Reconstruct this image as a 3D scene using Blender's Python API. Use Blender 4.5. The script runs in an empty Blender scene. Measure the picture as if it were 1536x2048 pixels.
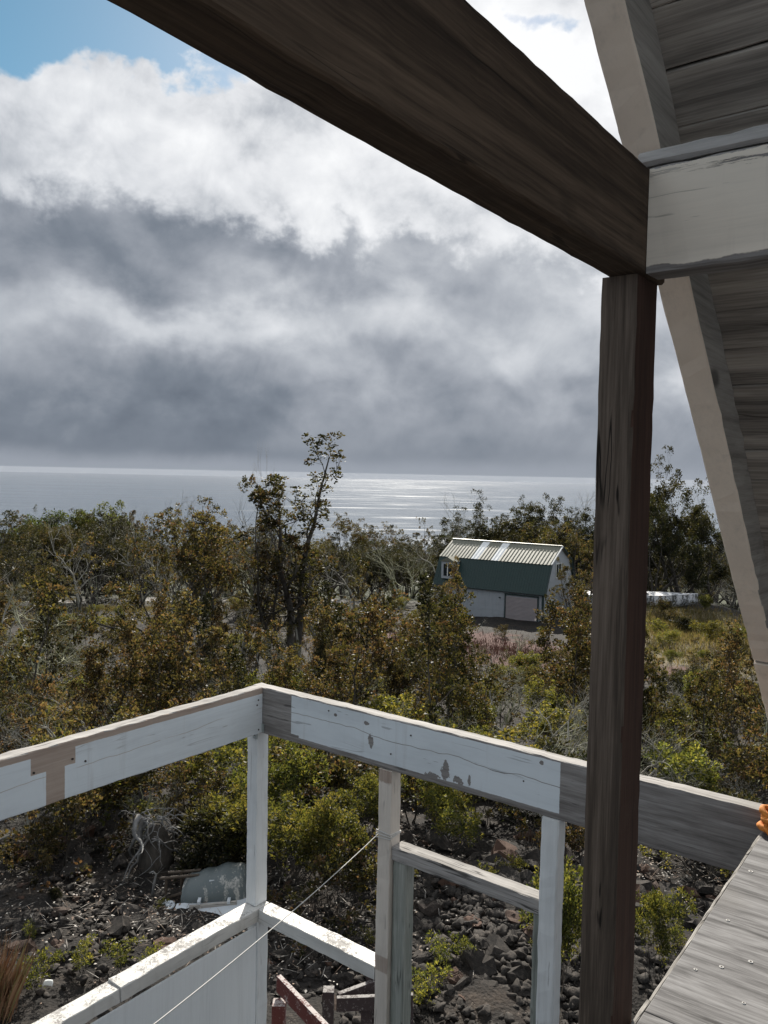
import bpy, bmesh, math, random
import numpy as np
from mathutils import Matrix, Vector
R = math.radians
rng = np.random.default_rng(7); random.seed(7)
sc = bpy.context.scene
COL = sc.collection
EYE = 5.2                      # eye height above the lava beside the house
# ------------------------------------------------------------------ camera, sky, sun, exposure
PIT, ROLL, YAW, FPX = R(2.697), R(1.161), R(52.976), 1612.78
cam_d = bpy.data.cameras.new('camera'); cam = bpy.data.objects.new('camera', cam_d); COL.objects.link(cam)
cam_d.sensor_fit = 'VERTICAL'; cam_d.sensor_height = 24.0; cam_d.lens = 24.0*FPX/2048
cam_d.clip_start = 0.05; cam_d.clip_end = 200000
cp_, sp_, cr_, sr_ = math.cos(PIT), math.sin(PIT), math.cos(ROLL), math.sin(ROLL)
fw = Vector((0, cp_, -sp_)); up0 = Vector((0, sp_, cp_)); rt0 = Vector((1, 0, 0))
rt = rt0*cr_ + up0*sr_; up = up0*cr_ - rt0*sr_
M = Matrix((rt, up, -fw)).transposed().to_4x4(); M.translation = (0, 0, EYE)
cam.matrix_world = M
sc.camera = cam
SUN_AZ, SUN_EL = R(1.6), R(30.6)
SUN_STRENGTH, EXPOSURE = 5.0, 0.70
sun_d = bpy.data.lights.new('sun', 'SUN'); sun = bpy.data.objects.new('sun', sun_d); COL.objects.link(sun)
sun_d.energy = SUN_STRENGTH; sun_d.angle = R(0.55); sun_d.color = (1.0, 0.94, 0.84)
sdir = Vector((math.sin(SUN_AZ)*math.cos(SUN_EL), math.cos(SUN_AZ)*math.cos(SUN_EL), math.sin(SUN_EL)))
sun.rotation_euler = sdir.to_track_quat('Z', 'Y').to_euler(); sun.location = (0, 0, 60)
vs = sc.view_settings
vs.view_transform = 'Standard'; vs.look = 'None'; vs.exposure = EXPOSURE; vs.gamma = 1.0; vs.use_curve_mapping = False
sc.cycles.max_bounces = 6; sc.cycles.diffuse_bounces = 4; sc.cycles.glossy_bounces = 2
sc.cycles.transmission_bounces = 3; sc.cycles.transparent_max_bounces = 4; sc.cycles.caustics_reflective = False
sc.cycles.caustics_refractive = False; sc.cycles.sample_clamp_indirect = 4.0

# ------------------------------------------------------------------ node helper: sockets with operators
class S:
    def __init__(s, t, o): s.t = t; s.o = o
    def m(s, op, b=None, c=None): return mth(s.t, op, s, b, c)
    def __add__(s, b): return s.m('ADD', b)
    __radd__ = __add__
    def __mul__(s, b): return s.m('MULTIPLY', b)
    __rmul__ = __mul__
    def __sub__(s, b): return s.m('SUBTRACT', b)
    def __rsub__(s, b): return mth(s.t, 'SUBTRACT', b, s)
    def __truediv__(s, b): return s.m('DIVIDE', b)
    def mx(s, b): return s.m('MAXIMUM', b)
    def mn(s, b): return s.m('MINIMUM', b)
    def ab(s): return s.m('ABSOLUTE')
    def ss(s, a, b):
        n = nd(s.t, 'ShaderNodeMapRange', dict(interpolation_type='SMOOTHSTEP', clamp=True), {0: s, 1: a, 2: b, 3: 0.0, 4: 1.0}); return S(s.t, n.outputs[0])
    def lin(s, a, b, c=0.0, d=1.0):
        n = nd(s.t, 'ShaderNodeMapRange', dict(clamp=True), {0: s, 1: a, 2: b, 3: c, 4: d}); return S(s.t, n.outputs[0])
def nd(t, typ, props=None, ins=None):
    n = t.nodes.new(typ)
    for k, v in (props or {}).items(): setattr(n, k, v)
    for k, v in (ins or {}).items():
        if isinstance(v, S): t.links.new(v.o, n.inputs[k])
        elif isinstance(v, bpy.types.NodeSocket): t.links.new(v, n.inputs[k])
        else: n.inputs[k].default_value = v
    return n
def mth(t, op, a, b=None, c=None):
    ins = {0: a}
    if b is not None: ins[1] = b
    if c is not None: ins[2] = c
    return S(t, nd(t, 'ShaderNodeMath', dict(operation=op), ins).outputs[0])
def sep(t, v):
    n = nd(t, 'ShaderNodeSeparateXYZ', None, {0: v}); return [S(t, n.outputs[i]) for i in range(3)]
def comb(t, x, y, z): return S(t, nd(t, 'ShaderNodeCombineXYZ', None, {0: x, 1: y, 2: z}).outputs[0])
def vmul(t, v, k): return S(t, nd(t, 'ShaderNodeVectorMath', dict(operation='MULTIPLY'), {0: v, 1: k}).outputs[0])
def vadd(t, v, k): return S(t, nd(t, 'ShaderNodeVectorMath', dict(operation='ADD'), {0: v, 1: k}).outputs[0])
def noise(t, v, sc_=5.0, det=4.0, rough=.55, dist=0.0, out=0):
    n = nd(t, 'ShaderNodeTexNoise', None, {'Vector': v, 'Scale': sc_, 'Detail': det, 'Roughness': rough, 'Distortion': dist}); return S(t, n.outputs[out])
def voro(t, v, sc_=5.0, feat='F1', out=0):
    n = nd(t, 'ShaderNodeTexVoronoi', dict(feature=feat), {'Vector': v, 'Scale': sc_}); return S(t, n.outputs[out])
def ramp(t, f, stops):
    n = nd(t, 'ShaderNodeValToRGB', None, {0: f}); e = n.color_ramp.elements
    while len(e) < len(stops): e.new(.5)
    for i, (p, c) in enumerate(stops): e[i].position = p; e[i].color = (*c, 1) if len(c) == 3 else c
    return S(t, n.outputs[0])
def mix(t, f, a, b, blend='MIX'):
    n = nd(t, 'ShaderNodeMix', dict(data_type='RGBA', blend_type=blend))
    for k, v in ((0, f), (6, a), (7, b)):
        if isinstance(v, S): t.links.new(v.o, n.inputs[k])
        else: n.inputs[k].default_value = v if k == 0 else ((*v, 1) if len(v) == 3 else v)
    return S(t, n.outputs[2])
def new_mat(name):
    m = bpy.data.materials.new(name); m.use_nodes = True; t = m.node_tree
    b = t.nodes['Principled BSDF']; return m, t, b
def setin(t, n, **kw):
    for k, v in kw.items():
        k = k.replace('_', ' ')
        if isinstance(v, S): t.links.new(v.o, n.inputs[k])
        elif isinstance(v, tuple) and len(v) == 3: n.inputs[k].default_value = (*v, 1)
        else: n.inputs[k].default_value = v
def bump(t, b, h, strength=.4, dist=.01):
    n = nd(t, 'ShaderNodeBump', None, {'Height': h, 'Strength': strength, 'Distance': dist}); t.links.new(n.outputs[0], b.inputs['Normal'])
def objco(t): return S(t, nd(t, 'ShaderNodeTexCoord').outputs['Object'])

# ------------------------------------------------------------------ picture ray <-> world helpers
def ray(px, py):
    a = (px-768)/FPX; b = -(py-1024)/FPX
    x = a*cr_-b*sr_; u = a*sr_+b*cr_
    return np.array([x, cp_+u*sp_, -sp_+u*cp_])
def azel(px, py):
    r = ray(px, py); return math.degrees(math.atan2(r[0], r[1])), math.degrees(math.atan2(r[2], math.hypot(r[0], r[1])))

# ------------------------------------------------------------------ world: clear sky with a cloud deck
w = bpy.data.worlds.new('World'); sc.world = w; w.use_nodes = True
t = w.node_tree; bg = t.nodes['Background']
D = S(t, nd(t, 'ShaderNodeTexCoord').outputs['Generated'])
sky = nd(t, 'ShaderNodeTexSky', dict(sky_type='NISHITA', sun_disc=False, sun_elevation=SUN_EL, sun_rotation=SUN_AZ, altitude=600, air_density=1.0, dust_density=.6, ozone_density=1.6))
dx, dy, dz = sep(t, D)
t.links.new(comb(t, dx, dy, dz.mx(.02)).o, sky.inputs[0])
RAD = 57.29578
w1 = nd(t, 'ShaderNodeTexNoise', None, {'Vector': vmul(t, D, (1, 1, 1.5)), 'Scale': 6.0, 'Detail': 5.0, 'Roughness': .52})
w2 = nd(t, 'ShaderNodeTexNoise', None, {'Vector': vmul(t, D, (1, 1, 1.3)), 'Scale': 24.0, 'Detail': 4.0, 'Roughness': .6})
a1, a2, _ = sep(t, S(t, w1.outputs[1])); b1, b2, _ = sep(t, S(t, w2.outputs[1]))
AZ = mth(t, 'ARCTAN2', dx, dy)*RAD + (a1-.5)*11.0 + (b1-.5)*2.6
EL0 = dz.m('ARCSINE')*RAD
fade = EL0.ss(0.0, 5.0)*.82+.18
EL = EL0 + ((a2-.5)*8.0 + (b2-.5)*2.2)*fade
PV = comb(t, AZ, EL, 0.0)
def blob(acc, px, py, rx, ry, amp):
    a, e = azel(px, py); kx, ky = 1/(rx*.0355), 1/(ry*.0355)
    q = nd(t, 'ShaderNodeVectorMath', dict(operation='MULTIPLY_ADD'), {0: PV, 1: (kx, ky, 0), 2: (-a*kx, -e*ky, 0)}).outputs[0]
    q = nd(t, 'ShaderNodeVectorMath', dict(operation='DOT_PRODUCT'), {0: q, 1: q}).outputs['Value']
    q = mth(t, 'POWER', .3679, q)
    return mth(t, 'MULTIPLY_ADD', q, amp, acc)
def lit(sc_, det, rough, dz_, zs, dist):                # density and how it thins towards the light above: lit tops, grey undersides
    v0 = vmul(t, D, (1, 1, zs)); n0 = noise(t, v0, sc_, det, rough, dist); n1 = noise(t, vadd(t, v0, (0, 0, dz_*zs)), sc_, det, rough, dist)
    return n0, n0-n1
f1, r1_ = lit(4.6, 4.0, .50, .045, 1.25, .15)
f2, r2_ = lit(11.0, 8.0, .60, .017, 1.15, .3)
bil = (noise(t, vmul(t, D, (1, 1, 1.1)), 10.0, 6.0, .58, .1)-.5).ab()*2.0            # rounded lobes along the upper edge of the bank
# the bank: sunlit tops above a lobed edge, soft grey belly below it, darkest over the sea
Bl = EL0.lin(1.0, 12.0, .30, .40)
for b_ in ((100, 500, 320, 80, -.13), (520, 480, 200, 45, -.07), (380, 640, 270, 44, .36), (720, 610, 200, 50, .20), (960, 560, 230, 70, .06),
           (1110, 690, 140, 90, .30), (1040, 450, 170, 70, .14), (120, 860, 420, 110, -.12), (640, 780, 120, 60, .13), (1340, 760, 70, 60, .34),
           (850, 720, 170, 36, -.07), (900, 860, 300, 60, .03), (560, 920, 500, 25, -.06)):
    Bl = blob(Bl, *b_)
Bl = Bl + (f1-.5)*.32*fade + (r1_*.85 + r2_*.38)*fade
Bu = EL0.lin(14.0, 30.0, .80, .90) + (f1-.5)*.42 + r1_*1.25 + r2_*.75 + (bil-.25)*.22
edge = EL + (bil-.25)*5.0 - 15.8 + (AZ-4.0).mx(0.0)*.30
top = edge.ss(-1.1, 1.2)
Bf = Bl + (Bu-Bl)*top
cl = ramp(t, Bf, [(0.0, (.076, .091, .116)), (.20, (.126, .145, .174)), (.38, (.205, .223, .253)), (.56, (.300, .318, .347)), (.76, (.415, .430, .455)), (1.0, (.55, .56, .575))])
# the sun side of thin cloud glows, whichever way it is seen
glow = (dx*sdir.x + dy*sdir.y + dz*sdir.z)
g = glow.ss(.90, 1.0)
cl = mix(t, g*.26*Bf.ss(.35, .8), cl, (.80, .79, .78))
# holes to the blue
H = 0.0
for b_ in ((90, 22, 330, 100, 1.25), (330, 110, 80, 45, .45), (1065, 45, 60, 34, .85), (1345, 590, 60, 110, .5), (1340, 900, 80, 70, .3)): H = blob(H, *b_)
far_open = noise(t, vmul(t, D, (1, 1, 1.8)), 1.9, 5.0, .55)
outside = (AZ.ab().ss(34.0, 60.0)).mx(EL0.ss(34.0, 48.0))
H = H + outside*(far_open.ss(.47, .6))*EL0.ss(4.0, 16.0)
H = (H + (f2-.5)*.9*H.ss(.05, .3) + (bil-.25)*.5*H.ss(.05, .3)).ss(.40, .66)
# clear strip between the deck and the sea
strip = (EL0 + (f2-.5)*1.6).ss(1.5, .2)
skyh = nd(t, 'ShaderNodeHueSaturation', None, {'Hue': .472, 'Saturation': 1.3, 'Value': .95, 'Color': sky.outputs[0]})
skyc = S(t, nd(t, 'ShaderNodeVectorMath', dict(operation='SCALE'), {0: skyh.outputs[0], 'Scale': .060}).outputs[0])
col = mix(t, strip*.85, cl, (.205, .225, .258))
col = mix(t, H, col, skyc)
t.links.new(col.o, bg.inputs[0]); bg.inputs[1].default_value = 1.0
w.cycles.sampling_method = 'MANUAL'; w.cycles.sample_map_resolution = 512

# ------------------------------------------------------------------ mesh helpers
Uv = Vector((math.cos(YAW), math.sin(YAW), 0)); Vv = Vector((-math.sin(YAW), math.cos(YAW), 0))
FRAME = Matrix.Translation((0, 0, EYE)) @ Matrix.Rotation(YAW, 4, 'Z')      # the house's own axes, u, v, z from the eye
def link(o, parent=None):
    COL.objects.link(o)
    if parent is not None: o.parent = parent
    return o
def tag(o, label=None, cat=None, group=None, kind=None):
    if label: o['label'] = label
    if cat: o['category'] = cat
    if group: o['group'] = group
    if kind: o['kind'] = kind
    return o
def empty(name, loc, rz=0.0, label=None, cat=None, group=None):
    o = bpy.data.objects.new(name, None); o.empty_display_size = .2; link(o); o.location = loc; o.rotation_euler = (0, 0, rz)
    return tag(o, label, cat, group)
def npmesh(name, V, F, mat=None, cols=None, smooth=False):
    V = np.asarray(V, np.float32); F = np.asarray(F, np.int32)
    me = bpy.data.meshes.new(name); k = F.shape[1]
    me.vertices.add(len(V)); me.vertices.foreach_set('co', V.ravel())
    me.loops.add(F.size); me.loops.foreach_set('vertex_index', F.ravel())
    me.polygons.add(len(F)); me.polygons.foreach_set('loop_start', np.arange(0, F.size, k, dtype=np.int32))
    me.polygons.foreach_set('loop_total', np.full(len(F), k, np.int32))
    if smooth: me.polygons.foreach_set('use_smooth', np.ones(len(F), bool))
    if cols is not None:
        a = me.color_attributes.new('Col', 'FLOAT_COLOR', 'POINT'); c = np.ones((len(V), 4), np.float32); c[:, :3] = cols; a.data.foreach_set('color', c.ravel())
    me.update(calc_edges=True)
    if mat: me.materials.append(mat)
    return me
def pym(name, V, F, mat=None, smooth=False):
    me = bpy.data.meshes.new(name); me.from_pydata([tuple(v) for v in V], [], F); me.update()
    if mat:
        for m in (mat if isinstance(mat, (list, tuple)) else [mat]): me.materials.append(m)
    if smooth:
        for p in me.polygons: p.use_smooth = True
    return me
class MB:
    """collects boxes, bars and tubes; build() links them as one mesh object"""
    def __init__(s): s.V = []; s.F = []
    def box(s, lo, hi, Mx=None):
        n = len(s.V); c = [Vector((lo[0] if i & 1 == 0 else hi[0], lo[1] if i & 2 == 0 else hi[1], lo[2] if i & 4 == 0 else hi[2])) for i in range(8)]
        if Mx: c = [Mx @ q for q in c]
        s.V += c; s.F += [[n+a for a in f] for f in ((0, 2, 3, 1), (4, 5, 7, 6), (0, 1, 5, 4), (2, 6, 7, 3), (0, 4, 6, 2), (1, 3, 7, 5))]; return s
    def tube(s, pts, rad, k=6, cap=True):
        pts = [Vector(p) for p in pts]; n0 = len(s.V); a = None
        for i, p in enumerate(pts):
            d = (pts[min(i+1, len(pts)-1)]-pts[max(i-1, 0)]).normalized()
            if a is None: a = d.orthogonal().normalized()
            a = (a - d*a.dot(d)).normalized(); b = d.cross(a); r = rad[i] if hasattr(rad, '__len__') else rad
            for j in range(k):
                q = 2*math.pi*j/k; s.V.append(p + (a*math.cos(q)+b*math.sin(q))*r)
        for i in range(len(pts)-1):
            for j in range(k):
                s.F.append([n0+i*k+j, n0+i*k+(j+1) % k, n0+(i+1)*k+(j+1) % k, n0+(i+1)*k+j])
        if cap: s.F += [[n0+j for j in range(k)][::-1], [n0+(len(pts)-1)*k+j for j in range(k)]]
        return s
    def prism(s, poly, axis_vec):
        n = len(s.V); k = len(poly); av = Vector(axis_vec); s.V += [Vector(p) for p in poly]+[Vector(p)+av for p in poly]
        s.F += [list(range(n, n+k))[::-1], list(range(n+k, n+2*k))]+[[n+i, n+(i+1) % k, n+k+(i+1) % k, n+k+i] for i in range(k)]; return s
    def grid(s, pts):                                   # pts[i][j] -> sheet
        n = len(s.V); a = len(pts); b = len(pts[0])
        for r_ in pts: s.V += [Vector(p) for p in r_]
        s.F += [[n+i*b+j, n+i*b+j+1, n+(i+1)*b+j+1, n+(i+1)*b+j] for i in range(a-1) for j in range(b-1)]; return s
    def build(s, name, mat, parent=None, smooth=False, bev=0.0, loc=None):
        o = bpy.data.objects.new(name, pym(name, s.V, s.F, mat, smooth)); link(o, parent)
        if loc is not None: o.location = loc
        if bev:
            m = o.modifiers.new('bevel', 'BEVEL'); m.width = bev; m.segments = 2; m.limit_method = 'ANGLE'
        return o
def timber(name, mat, lo, hi, axis, parent=None, base=None, ch=.004, jit=.0012, step=.05, wob=.0015, seed=0, mats=None):
    """a sawn timber from lo to hi along one axis (0,1,2): worn chamfered edges, small waver and splinters"""
    r = np.random.default_rng(1000+seed); lo = np.array(lo, float); hi = np.array(hi, float)
    L = hi[axis]-lo[axis]; n = max(4, int(L/step)); o1, o2 = [k for k in range(3) if k != axis]
    c1, c2 = (lo[o1]+hi[o1])/2, (lo[o2]+hi[o2])/2; h1, h2 = (hi[o1]-lo[o1])/2, (hi[o2]-lo[o2])/2
    sec = [(-h1+ch, -h2), (h1-ch, -h2), (h1, -h2+ch), (h1, h2-ch), (h1-ch, h2), (-h1+ch, h2), (-h1, h2-ch), (-h1, -h2+ch)]
    ph = r.uniform(0, 6.28, 6); V = []; F = []
    for i in range(n+1):
        s = lo[axis]+L*i/n
        d1 = wob*(math.sin(s*2.1+ph[0])+.6*math.sin(s*5.3+ph[1])); d2 = wob*(math.sin(s*1.7+ph[2])+.6*math.sin(s*6.1+ph[3]))
        for k, (a, b) in enumerate(sec):
            p = [0, 0, 0]; p[axis] = s; e = r.normal(0, jit, 2)
            p[o1] = c1+a+d1+e[0]; p[o2] = c2+b+d2+e[1]; V.append(p)
    for i in range(n):
        for k in range(8): F.append([i*8+k, i*8+(k+1) % 8, (i+1)*8+(k+1) % 8, (i+1)*8+k])
    F += [list(range(8))[::-1], [n*8+k for k in range(8)]]
    if axis == 1: F = [f[::-1] for f in F]
    me = pym(name, V, F, mats or mat); o = bpy.data.objects.new(name, me); link(o, parent)
    if parent is not None: o.location = -Vector(base)
    else: o.matrix_world = FRAME
    for p in me.polygons: p.use_smooth = False
    return o
def uvz_thing(name, base, label, cat):                  # an Empty in the house's axes
    o = empty(name, FRAME @ Vector(base), YAW, label, cat); return o

# ------------------------------------------------------------------ materials: timber and paint
AXS = {0: (1.1, 26, 26), 1: (26, 1.1, 26), 2: (26, 26, 1.1)}
def wood_nodes(t, axis, dark, mid, light, sc_=1.0, crack=.5):
    co = objco(t); v = vmul(t, co, tuple(q*sc_ for q in AXS[axis]))
    big = noise(t, vmul(t, co, tuple(q*.16*sc_ for q in AXS[axis])), 1.0, 4, .6, .8)
    n1 = noise(t, v, 1.0, 7, .62, .7); n2 = noise(t, vmul(t, v, (3, 3, 3)), 1.0, 4, .6)
    n3 = noise(t, vmul(t, co, tuple(5.0 if k_a == axis else 190.0 for k_a in range(3))), 1.0, 3, .6)
    f = n1*.40+n2*.26+n3*.20+big*.30
    c = ramp(t, f, [(.42, dark), (.56, mid), (.70, light)])
    rid = noise(t, vmul(t, co, tuple(q*.5*sc_ for q in AXS[axis])), 1.0, 3, .5, .5)
    ck = (rid-.5).ab().ss(.012, .002)*crack*noise(t, co, 3.0, 2).ss(.5, .62)
    c = mix(t, ck, c, tuple(q*.25 for q in dark))
    sl_ = noise(t, vmul(t, co, tuple(5.5*sc_ if k_a == axis else 48.0*sc_ for k_a in range(3))), 1.0, 2, .5).ss(.69, .73)*crack
    c = mix(t, sl_, c, tuple(q*.2 for q in dark)); ck = ck.mx(sl_)
    return co, c, f, ck, big
def wood(name, axis, dark, mid, light, rough=.85, sc_=1.0, crack=.6, bmp=.35, knots=0.0):
    m, t, b = new_mat(name); co, c, f, ck, big = wood_nodes(t, axis, dark, mid, light, sc_, crack)
    h = f - ck*.6
    if knots:
        ks = [.0]*3; ks = [4.5, 4.5, 4.5]; ks[axis] = 2.2
        kd = voro(t, vmul(t, co, tuple(ks)), 1.0); kk = kd.ss(.17, .07)*knots
        c = mix(t, kk, c, tuple(q*.35 for q in dark))
    setin(t, b, Base_Color=c, Roughness=rough); b.inputs['Specular IOR Level'].default_value = .25
    bump(t, b, h, bmp, .006); return m
def painted(name, axis, paint, wdark, wmid, wlight, maskfn, rough=.55, wear=.5, dirt=.12, crack=.5, bmp=.25, streak=.20):
    m, t, b = new_mat(name); co, c, f, ck, big = wood_nodes(t, axis, wdark, wmid, wlight, 1.0, crack)
    x, y, z = sep(t, co); jn = noise(t, co, 38.0, 5, .65); jn2 = noise(t, co, 9.0, 4, .6)
    mk = maskfn(t, co, (x, y, z), jn, jn2) if maskfn else None
    # small chips and hairline checks along the grain
    chip = noise(t, vmul(t, co, tuple(q*.9 for q in AXS[axis])), 2.0, 6, .7)
    ch = chip.ss(.70-.05*wear, .74-.05*wear)*(jn2.ss(.50, .62))
    base = 1.0-ch*wear
    mk = base if mk is None else mk*base
    dn = noise(t, vmul(t, co, tuple(max(q*.12, .8) for q in AXS[axis])), 2.0, 5, .65)
    pc = mix(t, dn.ss(.42, .75)*dirt*2, paint, tuple(q*.62 for q in paint))
    pc = mix(t, f.ss(.62, .42)*.22, pc, tuple(q*.55 for q in paint))
    dr2 = noise(t, vmul(t, co, (14, 14, 1.2)), 1.0, 4, .65).ss(.56, .72)*streak
    pc = mix(t, dr2, pc, (.30, .27, .235))
    pc = mix(t, ck*.8, pc, tuple(q*.3 for q in wmid))
    c = mix(t, mk, c, pc)
    rg = mk*(rough-.85)+.85
    setin(t, b, Base_Color=c, Roughness=rg); b.inputs['Specular IOR Level'].default_value = .3
    bump(t, b, f*.4+mk*.8-ck*.4, bmp, .003); return m
GREY = ((.075, .068, .064), (.19, .175, .165), (.34, .325, .31))
GREYL = ((.13, .122, .115), (.30, .285, .27), (.46, .44, .42))
TAN = ((.27, .205, .165), (.37, .295, .245), (.45, .37, .31))
WHITE = (.68, .73, .76)
def step(a, lo, jn, amp, soft=.0015): return (a + (jn-.5)*amp).ss(lo-soft, lo+soft)
def mask_right(t, co, c, jn, jn2):
    u, v, z = c
    mk = step(v, 1.562, jn, .006)*(1.0-step(v, 3.296, jn, .004))*step(z, -1.58, jn, .006)
    top = 1.0-step(z, -1.336, jn, .006)
    mk = mk*top
    for (pv, pz, rv, rz) in ((2.69, -1.475, .02, .045), (2.20, -1.535, .028, .055), (2.12, -1.560, .036, .022), (2.055, -1.545, .010, .03), (2.725, -1.388, .022, .012), (2.28, -1.575, .06, .02), (1.66, -1.36, .012, .012), (2.95, -1.385, .012, .01), (3.27, -1.575, .05, .01)):
        q = ((v-pv)/rv).m('POWER', 2.0)+((z-pz)/rz).m('POWER', 2.0) + (jn-.5)*3.6 + (jn2-.5)*1.5
        mk = mk*q.ss(.75, .95)
    wav = noise(t, comb(t, 0.0, v*2.2, 0.0), 1.0, 3, .6)
    cr = (z + 1.444 - (v-2.4)*.012 - (wav-.5)*.09).ab().ss(.0026, .0010)
    return mk*(1.0-cr)
def mask_left(t, co, c, jn, jn2):
    u, v, z = c
    mk = 1.0-step(z, -1.367, jn, .004)
    T1 = step(u, 1.985, jn, .004)*(1.0-step(u, 2.216, jn, .004))*step(z, -1.449, jn, .004)
    T2 = step(u, 2.062, jn, .004)*(1.0-step(u, 2.160, jn, .004))
    wav = noise(t, comb(t, u*1.8, 0.0, 0.0), 1.0, 3, .6)
    cr = (z + 1.468 - (u-2.6)*.02 - (wav-.5)*.08).ab().ss(.0020, .0008)*noise(t, co, 4.0, 2).ss(.4, .5)
    return mk*(1.0-T1.mx(T2))*(1.0-cr*.8)
def mask_wbeam(t, co, c, jn, jn2):
    u, v, z = c
    lowr = step(z, .497, jn2, .03, .002)
    fl = noise(t, vmul(t, co, (8, 5, 60)), 1.0, 6, .7)
    peel = fl.ss(.555, .585)*(z-.668 + (.50-v)*.10 + (jn2-.5)*.05).ss(.0, .05)
    return lowr*(1.0-peel)*(1.0-step(z, .722, jn, .012))
def mask_mid(t, co, c, jn, jn2):
    u, v, z = c
    bare_top = (z + (jn-.5)*.05).ss(-1.69, -1.675)*(u-3.478 + (jn-.5)*.004).ss(.004, -.001)  # paint left off, with a ragged edge, near the top of one face
    sc1 = (z+2.70).ab().ss(.05, .04)*(u-3.478 + (jn-.5)*.004).ss(.004, -.001)
    return (1.0-bare_top)*(1.0-sc1*.8)
def mask_top(t, co, c, jn, jn2):           # paint crazed off the weathered upper faces
    gn = nd(t, 'ShaderNodeNewGeometry'); nz = sep(t, S(t, gn.outputs['Normal']))[2]
    fl = noise(t, co, 60.0, 6, .75, 1.0)*.65+noise(t, co, 9.0, 3, .6)*.4
    return 1.0-nz.ss(.6, .9)*fl.ss(.535, .585)*.8
MT = {}
MT['rail_r'] = painted('rail_paint_right', 1, WHITE, *GREY, mask_right, wear=.6, dirt=.18)
MT['rail_l'] = painted('rail_paint_left', 0, WHITE, *TAN, mask_left, wear=.6, dirt=.18)
MT['top_grey'] = wood('weathered_top', 1, *GREYL, rough=.9, crack=.9, bmp=.6)
MT['top_grey_u'] = wood('weathered_top_u', 0, *GREYL, rough=.9, crack=.9, bmp=.6)
MT['post_white'] = painted('post_white', 2, (.70, .72, .72), *TAN, None, wear=.45, dirt=.18)
MT['post_cream'] = painted('post_cream', 2, (.66, .60, .53), *TAN, mask_mid, wear=.15, dirt=.15)
MT['girt_u'] = painted('girt_paint_u', 0, (.60, .59, .56), *GREY, mask_top, wear=.5, dirt=.25)
MT['girt_v'] = painted('girt_paint_v', 1, (.60, .59, .56), *GREY, mask_top, wear=.5, dirt=.25)
MT['panel'] = painted('panel_paint', 2, (.74, .77, .78), *GREY, None, wear=.05, dirt=.05, streak=.03, crack=0.0)
MT['grey_v'] = wood('grey_timber_v', 1, *GREYL, rough=.9, crack=.8)
MT['grey_z'] = wood('grey_green_stud', 2, (.09, .10, .09), (.22, .235, .21), (.36, .37, .335), rough=.9, knots=.9)
MT['dark_u'] = wood('dark_beam_u', 0, (.016, .0112, .0076), (.056, .038, .0255), (.128, .089, .060), rough=.9, knots=.7, sc_=.8)
MT['dark_z'] = wood('dark_post_z', 2, (.018, .0135, .0102), (.068, .052, .040), (.160, .125, .098), rough=.9, knots=1.0, sc_=.8, crack=.9)
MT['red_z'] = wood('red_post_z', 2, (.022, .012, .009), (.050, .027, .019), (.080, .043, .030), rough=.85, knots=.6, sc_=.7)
MT['wbeam'] = painted('upper_beam_paint', 1, (.80, .72, .61), *GREY, mask_wbeam, wear=.5, dirt=.16, bmp=.7)
MT['plate'] = wood('plate_wood', 1, (.16, .155, .15), (.36, .35, .335), (.52, .50, .48), knots=.8)
MT['rafter'] = painted('rafter_paint', 0, (.84, .72, .59), *TAN, None, wear=.0, dirt=.1, crack=0.0)
MT['rafter_side'] = wood('rafter_side_wood', 0, (.16, .145, .125), (.30, .275, .24), (.42, .385, .34), knots=.7, crack=0.0)
MT['board'] = wood('roof_board_wood', 1, (.06, .054, .048), (.27, .245, .215), (.52, .475, .415), knots=.9, sc_=.6)

# ------------------------------------------------------------------ ground, sea, road
LUTY = np.arange(-60, 200, .5)
LUTZ = np.interp(LUTY, [-60, 8, 14, 20, 30, 40, 50, 60, 80, 100, 130, 200], [0, 0, -.55, -1.5, -3.25, -4.45, -5.15, -5.75, -7.7, -10.4, -14.0, -22.2])
LUTZ = np.convolve(np.pad(LUTZ, 10, 'edge'), np.ones(21)/21, 'valid')
def gh(x, y):
    """height of the lava slope, which falls away from the house towards the sea"""
    x = np.asarray(x, float); y = np.asarray(y, float)
    z = np.where(y < 128, np.interp(y, LUTY, LUTZ), -13.8-.117*(y-128))
    z = z + .16*np.sin(x*.55+.3*y+.7)*np.sin(y*.42-.2*x) + .10*np.sin(x*1.15-1.3+.4*y)*np.cos(y*.93+.5)
    z = z + 1.75*np.exp(-((x-22)/7.5)**2-((y-60)/12)**2)
    far = np.clip((y-25)/60, 0, 1); z = z + far*(.7*np.sin(x*.07+.04*y+2)*np.sin(y*.06+1))
    return z
def ground_px(px, py):
    r = ray(px, py); s = 6.0
    for _ in range(4000):
        p = r*s
        if p[2]+EYE < gh(p[0], p[1]): break
        s += .05
    return float(p[0]), float(p[1])
def gz(x, y): return float(gh(x, y))
def rough_noise(x, y, amp):
    r = np.zeros_like(x)
    for k, (fx, fy, a, ph) in enumerate(((3.1, 2.3, .35, .2), (-2.2, 4.1, .3, 1.7), (6.3, 5.2, .18, 2.9), (-7.9, 6.1, .14, .6), (11.3, -9.7, .09, 4.0), (15.1, 13.3, .07, 2.2))):
        r += a*np.sin(fx*x+fy*y+ph+1.7*np.sin(.6*x*fy*.3+.5*y+ph))
    return r*amp
ng, mg = 340, 300
tt = np.linspace(0, 1, ng); yy = -14 + 20*tt*1.0 + 5400*(np.exp(9.0*np.maximum(tt-.06, 0))-1)/(np.exp(9.0*.94)-1)
ss_ = np.linspace(-1, 1, mg); ss_ = np.sign(ss_)*np.abs(ss_)**1.25
Y, Sx = np.meshgrid(yy, ss_, indexing='ij'); X = Sx*(10+np.abs(Y)*.95)
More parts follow.
